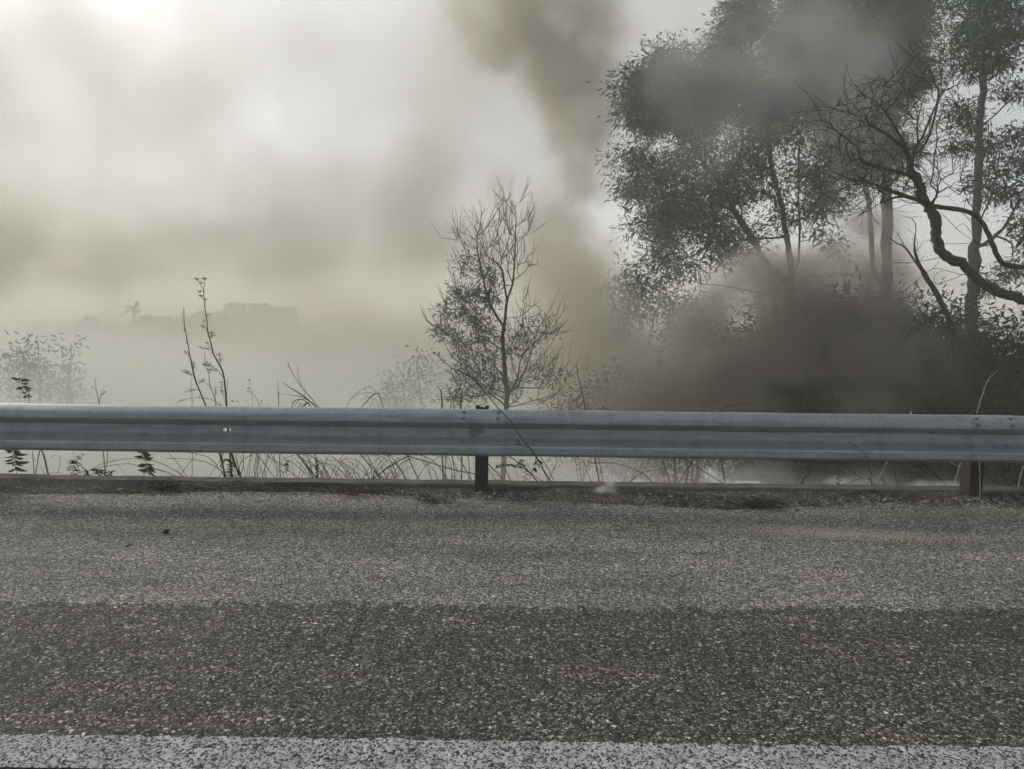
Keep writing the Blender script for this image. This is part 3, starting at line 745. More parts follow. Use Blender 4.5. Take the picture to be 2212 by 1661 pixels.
# --- tall tree behind it, crown running out of the top of the frame
YB = 22.0
bB = [(1100,80,150),(1250,50,170),(1400,120,170),(1600,60,150),(1500,250,170),(1350,300,150),(1150,300,150),(980,220,120),(1030,380,120),(1250,450,120),(1400,450,120),(1550,420,110),(1180,560,110),(1650,380,90),(1300,-80,160),(1500,-80,150),(1150,1000,80),(1250,750,110),(1400,650,130),(1500,750,110),(1350,850,110)]
rB = np.random.RandomState(8)
blB = [z3(R3, x, y, YB + rB.uniform(-1.5, 1.5), r * 1.1) for x, y, r in bB]
rootB = root_pt(R3, 1500, 1700, YB)
limbsB = [np.vstack([[rootB], limb(R3, [(1498,1600),(1495,1100),(1500,800),(1480,500),(1400,300),(1350,100)], YB)]),
          limb(R3, [(1497,1500),(1430,1400),(1400,1050,.4),(1340,700,.5),(1250,500,.5),(1150,250,.4)], YB), limb(R3, [(1500,800),(1560,550,-.4),(1600,300,-.6)], YB)]
tree('acacia_tree', 'tallest tree with twin grey trunks, its smoke-veiled crown running out of the picture', 'tree', rootB, limbsB, blB, 16, 32, 0.008, 0.16, M_leaf, per=220, spread=0.23, Ln=0.16, Wd=0.036, core=200, bf=0.25, bark=M_greybark)
# --- open crowned tree beside the leaning bare one
YC = 13.0
bC = [(2050,70,150),(1900,50,80),(1950,200,130),(2130,250,120),(1850,260,80),(2180,120,100),(2050,330,100),(2150,480,70),(1880,580,45),(1920,400,70),(2030,760,90),(2070,850,80),(1930,650,30),(2150,880,70),(1890,760,45),(2180,1000,80),(2080,1020,70),(1950,960,50),(2190,700,45),(2150,1430,90),(2000,1480,60),(2050,-60,150),(2250,900,100),(2280,1200,120),(2150,1180,70)]
rC = np.random.RandomState(9)
blC = [z3(R3, x, y, YC + rC.uniform(-0.9, 0.9), r) for x, y, r in bC]
rootC = root_pt(R3, 1930, 1700, YC)
limbsC = [np.vstack([[rootC], limb(R3, [(1932,1620),(1950,1400),(1965,1100),(1975,900),(1980,700),(1990,550),(2000,400),(2010,200),(2020,0)], YC)]),
          limb(R3, [(1984,660),(2060,600,-.3),(2120,540,-.4),(2200,480,-.5)], YC), limb(R3, [(1962,1180),(2030,1050,-.3),(2070,900,-.4),(2090,760,-.5)], YC), limb(R3, [(1955,1300),(2100,1200,.3),(2200,1000,.4)], YC)]
tree('acacia_tree', 'slender open-crowned tree with straight pale trunk and leaf tufts beside the bare leaning tree', 'tree', rootC, limbsC, blC, 46, 33, 0.0045, 0.09, M_leaf, per=130, spread=0.105, Ln=0.11, Wd=0.024, core=300, bf=0.3, bark=M_greybark)

# --- bare leaning tree reaching in from beyond the frame
YD = 8.6
rootD = np.array([*(R3(2560, 1800, YD)[:2]), 0.0]); rootD[2] = gz(rootD[0], YD) - 0.15
mainD = np.vstack([[rootD], limb(R3, [(2480,1760),(2330,1620),(2230,1570),(2110,1530),(1985,1470),(1900,1390),(1800,1335),(1755,1270),(1760,1190),(1735,1100),(1690,1050),(1665,960),(1620,880),(1600,780),(1560,700),(1500,600),(1440,530),(1350,480)], YD)])
limbsD = [mainD,
  limb(R3, [(2420,1720),(2330,1480,.2),(2230,1400,.3),(2150,1390,.3),(2085,1360,.3),(2045,1270,.3),(2005,1180,.3),(1940,1110,.2),(1830,1085,.15),(1740,1075,.1),(1650,1040,0),(1530,1000,-.1),(1400,950,-.2),(1290,930,-.3),(1190,870,-.4),(1160,800,-.4)], YD),
  limb(R3, [(1620,880),(1640,780,.2),(1680,720,.3),(1730,600,.4),(1775,500,.5),(1782,420,.5),(1765,340,.5),(1700,290,.5)], YD),
  limb(R3, [(1990,1285,.25),(1880,1210,.2),(1800,1130,.1),(1750,1095,.1)], YD),
  limb(R3, [(1800,1338),(1690,1360,-.2),(1600,1372,-.3),(1530,1368,-.4)], YD),
  limb(R3, [(1910,1440),(1800,1410,-.2),(1740,1400,-.3),(1680,1440,-.4),(1620,1490,-.45),(1590,1520,-.5)], YD),
  limb(R3, [(1880,1440),(1800,1470,-.1),(1750,1482,-.15),(1748,1432,-.2),(1790,1412,-.2)], YD),
  limb(R3, [(1650,1040),(1560,1025,-.3),(1450,1065,-.4),(1380,1110,-.5),(1270,1100,-.6)], YD),
  limb(R3, [(1600,780),(1500,700,-.3),(1400,640,-.5),(1250,450,-.6)], YD),
  limb(R3, [(1730,1090),(1850,1090,.2),(1940,1150,.3)], YD),
  limb(R3, [(2120,1380,.3),(2090,1480,.2),(2080,1560,.2)], YD), limb(R3, [(2085,1350,.3),(2180,1330,.4),(2240,1290,.5)], YD),
  limb(R3, [(1975,1262,.25),(1880,1272,.2),(1760,1270,.1)], YD), limb(R3, [(1960,1258,.25),(1900,1165,.2),(1850,1200,.15)], YD)]
bD = [(1300,830,150),(1400,640,190),(1550,520,160),(1700,420,130),(1640,720,110),(1290,980,110),(1800,980,110),(1750,800,90),(1500,880,150),(1220,600,80),(1700,600,110),(1830,420,90),(1450,980,130),(1600,980,120),(1240,740,90)]
rD = np.random.RandomState(10)
blD = [z3(R3, x, y, YD + rD.uniform(-0.5, 0.5), r, 0.55) for x, y, r in bD]
tree('bare_tree', 'leafless blackened tree leaning in over the dark smoke with crooked branches', 'tree', rootD, limbsD, blD, 150, 34, 0.0034, 0.064, None, bf=0.25, bow=0.14, power=0.5, e=2.1, spray=(5, 0.30, 0.15, 0.0036))
# --- half-bare young tree in the middle
YE = 11.0
rootE = root_pt(R6, 715, 1600, YE)
limbsE = [np.vstack([[rootE], limb(R6, [(716,1560),(705,1350),(690,1200),(682,1080),(700,950),(712,830),(750,720),(762,560),(768,380),(770,260),(745,165)], YE)]),
          limb(R6, [(685,1000),(620,900,-.1),(575,780,-.2),(540,620,-.2),(510,450,-.2),(545,260,-.2)], YE), limb(R6, [(708,835),(690,700,.1),(670,560,.1),(650,400,.1),(610,270,.1)], YE),
          limb(R6, [(682,1090),(560,1040,-.3),(430,980,-.4),(330,900,-.4)], YE), limb(R6, [(685,1170),(560,1090,.2),(420,1130,.2),(330,930,.2)], YE),
          limb(R6, [(700,1350),(560,1200,-.3),(400,1130,-.4),(260,1010,-.5)], YE), limb(R6, [(712,1540),(800,1470,.3),(840,1330,.4),(920,1220,.5),(1000,1130,.5),(1070,1010,.5)], YE),
          limb(R6, [(750,1540),(880,1500,.2),(1000,1470,.3),(1090,1410,.4),(1115,1300,.4)], YE), limb(R6, [(760,700),(830,640,.2),(880,560,.2)], YE), limb(R6, [(695,950),(800,940,-.2),(865,870,-.3),(840,740,-.3)], YE),
          limb(R6, [(708,1500),(560,1400,-.4),(440,1290,-.6),(330,1180,-.7),(260,1050,-.7)], YE), limb(R6, [(545,600),(460,520,-.3),(400,430,-.3)], YE),limb(R6, [(560,700),(440,620,-.3),(360,510,-.3)], YE)]
def s6(x, y, r, w=1.0, dy=0.0, yy=None): return z3(R6, x, y, YE + dy, r, yy or 0.55, 0.32508, w)
blE = [s6(520,450,110), s6(650,420,110), s6(780,380,90), s6(700,560,130), s6(560,620,110), s6(820,560,75), s6(440,600,70), s6(400,440,40), s6(760,220,60), s6(540,330,45), s6(700,300,60), s6(690,160,30), s6(840,280,30),
       s6(400,800,85), s6(500,860,110), s6(600,800,100), s6(450,950,80), s6(560,1000,100), s6(310,1010,70), s6(350,1080,60), s6(520,1080,70), s6(430,1200,90), s6(440,1350,90), s6(420,1450,80), s6(560,1250,100), s6(330,920,60), s6(600,1420,110),
       s6(840,850,50), s6(800,1000,90), s6(900,1100,120), s6(1000,1050,80), s6(860,1280,120), s6(980,1330,90), s6(760,1150,90), s6(750,1400,100), s6(960,1450,80), s6(1090,1330,50), s6(960,950,50)]
def leafE(p):                      # green is left on the lower, sheltered side
    h = (p[2] - gz(rootE[0], YE)); side = p[0] - rootE[0]
    top = 4.35 - 0.5 * side
    if h > top + 0.3: return 0.0
    if side > 0.35: return 0.25 if h < 3.4 else 0.02
    return 0.95 if side < 0 else 0.5 if h < top else 0.06
tree('young_tree', 'half-burnt young tree with bare twiggy top standing alone behind the guardrail post', 'tree', rootE, limbsE, blE, 110, 35, 0.0038, 0.042, M_leaf, per=30, spread=0.07, Ln=0.09, Wd=0.019, bf=0.45, leaf_share=leafE, bow=0.06, spray=(3, 0.30, 1.1, 0.0042))

# --- shrubs: dark burning mass on the slope
def s4(x, y, r, Y, ry=None, w=1.0): return z3(R4, x, y, Y, r, ry, 0.34180, w)
def shrub(name, label, spots, Y, seed, density, leafm, per, Ln, Wd, spread, r_tip=0.004, group=None, z=R4, share=1.0, bark=None, root=None, bf=0.35, core=0):
    c = root if root is not None else root_pt(z, spots[0][0], spots[0][1], Y)
    rng = np.random.RandomState(seed)
    bl = [z3(z, x, y, Y + rng.uniform(-0.5, 0.5), r, None, {id(R4): 0.3418, id(R2): 0.3418, id(R1): 0.3418, id(R3): 0.41406, id(R6): 0.32508}[id(z)]) for x, y, r in spots]
    limbs = []
    for q, b in enumerate(bl):
        tip = np.array(b[:3]); start = c + rng.normal(0, 0.12, 3) * np.array([1, 1, 0])
        mid = (start + tip) / 2 + rng.normal(0, 0.15, 3) + np.array([0, 0, 0.15])
        limbs.append(smooth_path([c if q == 0 else c + (start - c) * 0.1, mid, tip], 4))
    return tree(name, label, 'shrub', c, limbs, bl, density, seed, r_tip, 0.05, leafm, per=per, spread=spread, Ln=Ln, Wd=Wd, group=group, leaf_share=share, bark=bark, bf=bf, core=core)
shrub('dark_shrub', 'scorched twiggy shrub at the near edge of the brown smoke, thin bare twigs on top', [(150,760,260),(60,560,130),(250,560,180),(120,980,250),(330,850,220),(40,880,150),(0,1250,300),(300,1300,300)], 12.4, 41, 60, M_scorch, 26, 0.10, 0.022, 0.15, share=0.6)
shrub('dark_shrub', 'dark leafy shrub wrapped in thick brown smoke below the tall trees', [(700,820,300),(600,600,220),(850,560,260),(720,1000,300),(450,960,220),(930,880,260),(600,1300,330),(900,1350,330),(780,480,170)], 13.0, 42, 26, M_shrub, 90, 0.13, 0.036, 0.25, core=160)
shrub('dark_shrub', 'large dark shrub under the grey twin trunks', [(1200,760,330),(1050,560,250),(1350,560,280),(1250,1000,320),(1000,930,250),(1450,880,280),(1150,1320,330),(1450,1300,330),(1200,450,190),(1430,480,170)], 12.6, 43, 26, M_shrub, 90, 0.13, 0.036, 0.25, core=160)
shrub('dark_shrub', 'dark green shrub below the arching bare trunk', [(1700,820,300),(1600,620,200),(1800,560,220),(1750,1000,300),(1550,960,250),(1900,760,250),(1700,1350,330),(1950,1300,300)], 11.4, 44, 32, M_shrub, 90, 0.12, 0.034, 0.22, core=160)
shrub('dark_shrub', 'dark shrub by the second rusty post, half hidden by the picture edge', [(2130,900,280),(2080,700,180),(2230,680,220),(2300,920,280),(2000,980,220),(2150,1350,330),(2350,1300,300)], 10.4, 45, 36, M_shrub, 90, 0.12, 0.032, 0.2, core=160)
shrub('dark_shrub', 'low scorched undergrowth at the foot of the brown smoke column', [(1500,1000,140),(1650,950,170),(1800,1050,200),(1400,1150,170),(1650,1200,220),(1850,1250,220)], 12.8, 53, 40, M_scorch, 60, 0.11, 0.026, 0.18, z=R2, core=120)
# leaning thin bare tree behind the smoke
YF = 10.2
rF = root_pt(R3, 1860, 1760, YF)
tree('bare_sapling', 'thin bare sapling leaning left behind the crooked bare branches', 'tree', rF,
     [np.vstack([[rF], limb(R3, [(1850,1740),(1760,1540),(1690,1430),(1600,1300),(1540,1200)], YF)]), limb(R3, [(1690,1430),(1640,1310),(1650,1180)], YF)],
     [z3(R3, 1640, 1250, YF, 100, 0.4), z3(R3, 1560, 1220, YF, 80, 0.4), z3(R3, 1700, 1320, YF, 80, 0.4), z3(R3, 1600, 1120, YF, 70, 0.4)], 110, 46, 0.003, 0.035, None, bf=0.3, bow=0.15)
# small shrub left of the young tree, pale shrubs in the fog, far ones on the left
shrub('twiggy_shrub', 'small twiggy shrub with upright bare twigs just left of the young tree', [(640,930,80),(580,880,60),(690,960,90),(600,1000,90),(700,880,50)], 9.4, 47, 200, M_scorch, 6, 0.08, 0.016, 0.06, 0.003, z=R2, share=0.35)
shrub('fogged_shrub', 'pale feathery shrub almost lost in the smoke left of the young tree', [(330,850,140),(430,780,100),(420,700,50),(230,880,110),(300,980,180),(470,900,110)], 21, 48, 12, M_leaf, 34, 0.15, 0.034, 0.2, 0.006, z=R2)
shrub('fogged_shrub', 'blue-grey shrub with tufted top in the smoke at the picture edge', [(120,720,110),(150,650,60),(40,740,60),(190,740,60),(100,850,130),(30,900,120)], 20, 49, 14, M_leaf, 40, 0.16, 0.036, 0.18, 0.006, z=R1)
shrub('fogged_shrub', 'slim fogged shrub with a single flat tuft on a thin stem', [(245,575,42),(240,720,40),(250,880,80)], 21, 50, 60, M_leaf, 16, 0.2, 0.05, 0.16, 0.006, z=R1)
shrub('fogged_shrub', 'fogged shrub with one dark round tuft apart from its neighbours', [(455,605,48),(440,740,50),(420,760,80),(400,900,120)], 21.5, 51, 32, M_leaf, 16, 0.2, 0.05, 0.16, 0.006, z=R1)
shrub('fogged_tree', 'bluish hazy tree peeping out behind the rounded crown above the brown smoke', [(120,1540,110),(60,1500,60),(200,1560,120),(300,1600,140),(100,1640,110),(420,1650,150)], 42, 52, 2.2, M_leaf, 26, 0.34, 0.09, 0.42, 0.012, z=R3)
print('trees', time.time() - T0)
#=TREES-END

# ---------------------------------------------------------------- far hill: trees, palm, ruin
def far_crown_mesh(seed, n=2400):
    rng = np.random.RandomState(seed); C = []
    for q in range(9):
        c = np.array([rng.uniform(-.55, .55), rng.uniform(-.5, .5), rng.uniform(0.45, 1.25)]); r = rng.uniform(.3, .5)
        d = rng.normal(0, 1, (n // 9, 3)); d /= np.linalg.norm(d, axis=1)[:, None]; C.append(c + d * r * rng.rand(n // 9, 1) ** 0.4)
    C = np.vstack(C); D = rng.normal(0, 1, C.shape)
    return leaf_mesh('crown', C, D, np.full(len(C), 0.14), np.full(len(C), 0.10), seed)
FAR = [far_crown_mesh(60 + q) for q in range(4)]
ftr = MB(); ftr.tube([(0, 0, -0.1), (0.02, 0, 0.35), (0, 0.02, 0.8)], 0.07, 0.03, 5); FTR = ftr.mesh('trunk', True)
def far_tree(px, top, Y, width, q, label, asp=1.0):
    p = P(px, top, Y); base = gz(p[0], Y); h = p[2] - base
    t = empty('hill_tree', (p[0], Y, base - 0.1), label, 'tree', 'hazy trees on the far rise')
    sx = width * UNIT(Y) / 1.7
    for nm, me, m_ in (('trunk', FTR, M_bark), ('crown', FAR[q % 4], M_farleaf)):
        o = bpy.data.objects.new(nm, me); COL.objects.link(o); o.parent = t
        if not me.materials: me.materials.append(m_)
        o.scale = (sx, sx, (h + 0.1) / 1.6); o.rotation_euler = (0, 0, q * 1.7)
        if nm == 'crown': o['kind'] = 'stuff'
    return t
far_tree(196, 684, 120, 95, 0, 'rounded hazy tree on the far rise, wide dome crown')
far_tree(150, 705, 135, 70, 1, 'low hazy tree beside the wide dome crown')
for q, (px, top, w, lb) in enumerate([(236, 700, 60, 'hazy tree midway between the wide dome crown and the palm'), (325, 678, 90, 'broad hazy tree right beside the palm'), (372, 683, 80, 'hazy tree second beyond the palm'), (415, 676, 60, 'hazy tree behind the tall fennel stalks'),
        (452, 670, 70, 'tallest hazy tree, next to the ruin tower'), (20, 712, 80, 'hazy tree at the low end of the treeline by the picture edge'), (255, 690, 50, 'small hazy tree tucked under the palm crown')]): far_tree(px, top, 140 + 6 * q, w, q + 2, lb)
for q, (px, top, w) in enumerate([(300, 712, 110), (350, 718, 120), (400, 712, 110), (440, 706, 100), (80, 730, 120), (190, 735, 130), (10, 735, 110), (445, 725, 60), (390, 740, 40)]):
    far_tree(px, top, 150 + 4 * q, w, q + 2, 'dim hazy tree low on the far rise, lost in the mass below the treeline')
for q, (px, top, w, lb) in enumerate([(62, 702, 30, 'slim pointed hazy tree, taller of a close pair'), (83, 700, 24, 'thinnest pointed hazy tree on the treeline'), (128, 700, 26, 'slim pointed hazy tree touching the wide dome crown'), (100, 712, 40, 'squat pointed hazy tree between slim ones')]):
    far_tree(px, top, 130, w, q + 1, lb)
far_tree(480, 692, 170, 70, 3, 'hazy tree at the tower end of the ruin'); far_tree(640, 700, 172, 60, 0, 'hazy tree at the far end of the ruin wall')
# palm
YP = 140
pb = P(289, 672, YP); pz = gz(pb[0], YP)
palm = empty('palm_tree', (pb[0], YP, pz), 'hazy palm with spiky crown standing above the far treeline', 'palm tree')
m_ = MB(); m_.tube([(pb[0], YP, pz - 0.2), (pb[0] + 0.1, YP, (pz + pb[2]) / 2), (pb[0], YP, pb[2] + 0.3)], 0.3, 0.22, 7); m_.build('trunk', M_bark, palm, True)
rp = np.random.RandomState(70)
for q in range(20):
    th = q * 2.4; el = rp.uniform(-0.1, 1.25); L_ = rp.uniform(2.2, 2.9); fb = MB()
    d = np.array([math.cos(th) * math.cos(el), math.sin(th) * math.cos(el), math.sin(el)]); side = np.cross(d, (0, 0, 1.0)); side /= np.linalg.norm(side)
    pt = [np.array([pb[0], YP, pb[2] + 0.3]) + d * L_ * t - np.array([0, 0, 1.1 * t * t]) for t in np.linspace(0, 1, 7)]
    V = []; Fc = []
    for a, p_ in enumerate(pt):
        w_ = 0.32 * math.sin(math.pi * min(0.12 + a / 6.6, 1)) + 0.02
        V += [p_ - side * w_ - np.array([0, 0, w_ * 0.5]), p_, p_ + side * w_ - np.array([0, 0, w_ * 0.5])]
    for a in range(6): Fc += [(3*a, 3*a+1, 3*a+4, 3*a+3), (3*a+1, 3*a+2, 3*a+5, 3*a+4)]
    fb.add(V, Fc); fb.build('frond', M_farleaf, palm)
# ruin: wall outlines with openings, given real thickness
YR = 180
def wall_prism(name, outline, holes, Y, thick, parent):
    cu = bpy.data.curves.new(name, 'CURVE'); cu.dimensions = '2D'; cu.fill_mode = 'BOTH'; cu.extrude = thick / 2
    for poly in [outline] + holes:
        s = cu.splines.new('POLY'); s.points.add(len(poly) - 1); s.use_cyclic_u = True
        for pt_, (x, z) in zip(s.points, poly): pt_.co = (x, z, 0, 1)
    tmp = bpy.data.objects.new(name, cu); COL.objects.link(tmp)
    dg = bpy.context.evaluated_depsgraph_get()
    me = bpy.data.meshes.new_from_object(tmp.evaluated_get(dg)); bpy.data.objects.remove(tmp)
    me.name = name; me.transform(Matrix(((1, 0, 0, 0), (0, 0, 1, Y), (0, 1, 0, 0), (0, 0, 0, 1))))
    return link(name, me, M_stone, parent)
def xz(x, y): p = R7(x, y, YR); return (p[0], p[2])
ruin_base = gz(xz(930, 600)[0], YR)
ruin = empty('ruined_castle', (xz(930, 600)[0], YR, ruin_base), 'hazy ruined castle with broken arched wall on the far rise', 'ruin')
bz = ruin_base - 0.6
ox = [(xz(572, 470)[0], bz)] + [xz(*p) for p in [(572,470),(590,448),(630,440),(690,446),(700,462),(740,466),(748,448),(790,452),(830,446),(905,454),(915,468),(940,470),(965,442),(1000,436),(1025,452),(1030,476)]] + [(xz(1030, 476)[0], bz)]
hl = [[xz(*p) for p in [(706,478),(716,470),(735,476),(742,492),(730,508),(714,500)]], [xz(*p) for p in [(780,482),(795,464),(818,472),(824,496),(818,524),(792,530),(780,516)]]]
wall_prism('wall', ox, hl, YR, 1.4, ruin)
wall_prism('wall', [(xz(1031, 480)[0], bz)] + [xz(*p) for p in [(1031,480),(1120,482),(1200,487),(1240,484),(1292,490)]] + [(xz(1295, 600)[0], bz)], [], YR + 2.5, 5.0, ruin)
wall_prism('tower', [(xz(530, 480)[0], bz)] + [xz(*p) for p in [(531,470),(538,462),(545,474)]] + [(xz(546, 480)[0], bz)], [], YR + 1, 1.8, ruin)
print('far', time.time() - T0)
#=FAR-END
# ---------------------------------------------------------------- plants along the kerb
YK = 5.75
rs = np.random.RandomState(90)
def down(z, pts, Y):
    """carry a stem on from its lowest measured point to the slope behind the kerb"""
    a = z(pts[0][0], pts[0][1], Y + (pts[0][2] if len(pts[0]) > 2 else 0)); b = z(pts[1][0], pts[1][1], Y + (pts[1][2] if len(pts[1]) > 2 else 0))
    g = gz(a[0], a[1])
    d = (a - b); d = d / (np.linalg.norm(d) + 1e-9)
    L_ = max(a[2] - g, 0.02) / max(-d[2], 0.5)
    e = a + d * L_ * 0.9; e[2] = gz(e[0], e[1]) - 0.03
    return e
def stem_pts(z, pts, Y, n=4, ground=True):
    q = [z(p[0], p[1], Y + (p[2] if len(p) > 2 else 0)) for p in pts]
    if ground: q = [down(z, pts, Y)] + q
    return smooth_path(q, n, 0.0012, rs)
def plant(name, label, cat, z, stems, Y=YK, m=None, group=None, knobs=0.0, ground=True):
    """stems: (points, base radius, tip radius); the first one is the main stem and reaches the ground"""
    main = stem_pts(z, stems[0][0], Y, 4, ground)
    t = empty(name, main[0], label, cat, group); mb = MB()
    for q, (pts, r0, r1) in enumerate(stems):
        pp = main if q == 0 else stem_pts(z, pts, Y, 4, False)
        r = np.linspace(r0, r1, len(pp)) * (1 + rs.uniform(-0.12, 0.12, len(pp)))
        mb.tube(pp, r, None, 5)
        if knobs:
            for a in range(1, len(pp) - 1):
                if rs.rand() < knobs:
                    d = rs.normal(0, 1, 3); d /= np.linalg.norm(d); d[1] *= 0.4
                    mb.tube([pp[a], pp[a] + d * r[a] * 3.2], r[a] * 0.7, r[a] * 0.15, 4)
    mb.build('stem', m or M_darkstem, t, True)
    return t
def umbel(t, z, x, y, Y, size, seed, m=None, rays=9):
    r = np.random.RandomState(seed); c = z(x, y, Y); mb = MB(); top = c + np.array([0, 0, 0.0])
    for q in range(rays):
        a = 2 * math.pi * q / rays + r.uniform(-.2, .2); rr = size * r.uniform(0.35, 1.0)
        e = top + np.array([math.cos(a) * rr, math.sin(a) * rr, size * r.uniform(0.15, 0.4)])
        b = top - np.array([0, 0, size * 0.45])
        mb.tube([b, (b + e) / 2 + np.array([0, 0, -0.05 * size]), e], 0.0009, 0.0007, 3)
        for w in range(3):
            o = e + r.normal(0, size * 0.11, 3); mb.tube([o - np.array([0, 0, 0.003]), o + np.array([0, 0, 0.0])], 0.0026, 0.0022, 4)
    mb.build('umbel', m or M_darkstem, t)
def feather(t, z, pts, Y, n, Ln, seed, m=None):
    r = np.random.RandomState(seed); pp = stem_pts(z, pts, Y, 6, False); mb = MB(); mb.tube(pp, 0.0016, 0.0008, 3)
    for q in range(n):
        a = pp[r.randint(1, len(pp))]; d = r.normal(0, 1, 3); d[2] = abs(d[2]) * 0.7; d /= np.linalg.norm(d)
        mid = a + d * Ln * 0.5; e = a + d * Ln * r.uniform(.7, 1.2) + r.normal(0, Ln * 0.15, 3)
        mb.tube([a, mid, e], 0.0008, 0.0005, 3, cap=False)
        for w in range(2):
            d2 = d + r.normal(0, 0.7, 3); mb.tube([mid, mid + d2 * Ln * 0.4], 0.0006, 0.0004, 3, cap=False)
    o = mb.build('feathery_leaf', m or M_darkstem, t)
LEAF = {}
def leaf_shape(kind):
    """a blade along +X with its own curl, 1 m long"""
    if kind in LEAF: return LEAF[kind]
    w, droop, curl = {'lance': (0.25, 0.25, 0.06), 'broad': (0.42, 0.2, 0.10), 'curled': (0.30, 0.75, 0.14)}[kind]
    V, Fc = [], []; n = 6
    for a in range(n + 1):
        t = a / n; hw = w * 0.5 * math.sin(math.pi * min(t * 0.97 + 0.03, 1)) ** 0.8
        zc = 0.12 * t - droop * t * t
        V += [(t, -hw, zc + curl * hw / w), (t, 0, zc), (t, hw, zc + curl * hw / w)]
    for a in range(n): Fc += [(3*a, 3*a+1, 3*a+4, 3*a+3), (3*a+1, 3*a+2, 3*a+5, 3*a+4)]
    me = bpy.data.meshes.new('leaf'); me.from_pydata(V, [], Fc); me.materials.append(M_weed)
    me.polygons.foreach_set('use_smooth', np.ones(len(me.polygons), dtype=bool)); me.update(); LEAF[kind] = me
    return me
def put_leaf(t, z, x, y, Y, ang, L_, kind='lance', yaw=0.0):
    """ang: direction in the picture plane, degrees anticlockwise from the right"""
    o = bpy.data.objects.new('leaf', leaf_shape(kind)); COL.objects.link(o); o.parent = t
    p = z(x, y, Y); o.location = Vector([float(v) for v in p]) - t.location
    o.rotation_euler = (Matrix.Rotation(R(yaw), 3, 'Z') @ Matrix.Rotation(R(-ang), 3, 'Y') @ Matrix.Rotation(R(62 + rs.uniform(-45, 45)), 3, 'X')).to_euler()
    o.scale = (L_, L_, L_)
    return o
def leafy(t, z, stem, Y, n, L_, kinds, seed, t0=0.1, droop=-20):
    r = np.random.RandomState(seed); q = np.array([(p[0], p[1]) for p in stem], float); pp = smooth_path(np.c_[q, np.zeros(len(q))], 8)[:, :2]
    for a in range(n):
        u = t0 + (1 - t0) * (a + r.rand() * 0.8) / n; i_ = min(int(u * (len(pp) - 1)), len(pp) - 1)
        side = 1 if a % 2 else -1; ang = droop + r.uniform(-25, 35)
        if side < 0: ang = 180 - ang
        put_leaf(t, z, pp[i_][0], pp[i_][1], Y, ang, L_ * r.uniform(.65, 1.15), kinds[r.randint(len(kinds))], r.uniform(-45, 45))

# tall fennel and its neighbours
YF1 = 5.62
f1 = plant('fennel_plant', 'tallest dry fennel stalk, branched with flat seed heads at its tip', 'plant', R7,
  [([(578,1690),(570,1590),(545,1290),(500,1150),(430,1020),(395,880),(360,750),(350,620),(325,450),(318,320)], .0075, .0026), ([(318,322),(290,260),(262,210),(246,188)], .0022, .0012), ([(318,322),(328,235),(331,184)], .0022, .0012),
   ([(290,262),(292,238)], .0014, .001), ([(320,410),(290,370),(278,330)], .002, .0012), ([(326,480),(346,412)], .0016, .001), ([(362,752),(340,728),(300,704)], .0018, .001), ([(386,850),(405,785)], .0018, .001), ([(420,990),(385,930),(358,895)], .002, .001),
   ([(432,1022),(375,965),(300,945)], .0022, .001), ([(510,1172),(500,1070),(490,1002)], .0024, .001), ([(545,1290),(480,1200),(400,1150),(330,1130)], .0026, .001), ([(482,1202),(360,1190)], .0018, .001)], YF1)
for q, (x, y, sz) in enumerate([(244,184,.020),(331,180,.022),(292,226,.014),(274,324,.016),(288,372,.014),(345,408,.011),(404,776,.016),(356,890,.012)]): umbel(f1, R7, x, y, YF1, sz, 200 + q)
for q, (pts, n, L_) in enumerate([([(350,620),(365,575)],10,.02), ([(340,728),(290,704)],12,.02), ([(395,830),(430,800)],16,.022), ([(375,965),(295,945)],18,.022), ([(505,1120),(488,1010)],26,.022), ([(430,1160),(330,1130)],26,.03), ([(430,1195),(355,1185)],14,.03), ([(330,650),(320,660)],8,.018)]): feather(f1, R7, pts, YF1, n, L_, 220 + q)
f2 = plant('fennel_plant', 'bare-tipped fennel stalk leaning left beside the tallest one', 'plant', R7,
  [([(372,1690),(340,1590),(240,1340),(190,1160),(160,1000),(130,850),(105,700),(95,510)], .007, .0022), ([(165,1060),(125,1010)], .002, .001), ([(205,1200),(205,1110)], .0026, .001), ([(222,1295),(170,1240),(85,1205)], .0024, .001), ([(256,1400),(140,1435)], .0018, .0008), ([(240,1345),(330,1310)], .0018, .0008)], YF1 + .05)
for q, (pts, n, L_) in enumerate([([(150,1030),(110,990)],16,.02), ([(205,1170),(206,1110)],24,.016), ([(190,1250),(85,1205)],40,.024), ([(220,1410),(140,1435)],12,.03), ([(280,1330),(330,1310)],14,.03), ([(110,760),(100,755)],8,.012), ([(140,900),(128,890)],8,.014)]): feather(f2, R7, pts, YF1 + .05, n, L_, 240 + q)
f3 = plant('fennel_plant', 'short fennel stalk standing between the two tall ones', 'plant', R7, [([(468,1690),(455,1590),(440,1500),(390,1370),(375,1230),(345,1150),(325,995)], .0045, .0014), ([(388,1372),(340,1330)], .0018, .001), ([(346,1152),(310,1132)], .0016, .0008), ([(448,1520),(445,1440)], .0012, .0008)], YF1 + .12)
for q, (pts, n, L_) in enumerate([([(330,1140),(305,1128)],10,.022), ([(450,1470),(445,1390)],20,.014), ([(385,1230),(380,1190)],12,.018)]): feather(f3, R7, pts, YF1 + .12, n, L_, 260 + q)
f4 = plant('dry_stalk', 'pair of thin upright stalks hugging the tallest fennel', 'plant', R7, [([(590,1690),(560,1560),(530,1430),(510,1320)], .0026, .001), ([(560,1550),(575,1420),(586,1290)], .002, .001)], YF1 + .02, M_stem)
feather(f4, R7, [(530,1470), (512,1330)], YF1 + .02, 22, .02, 270)
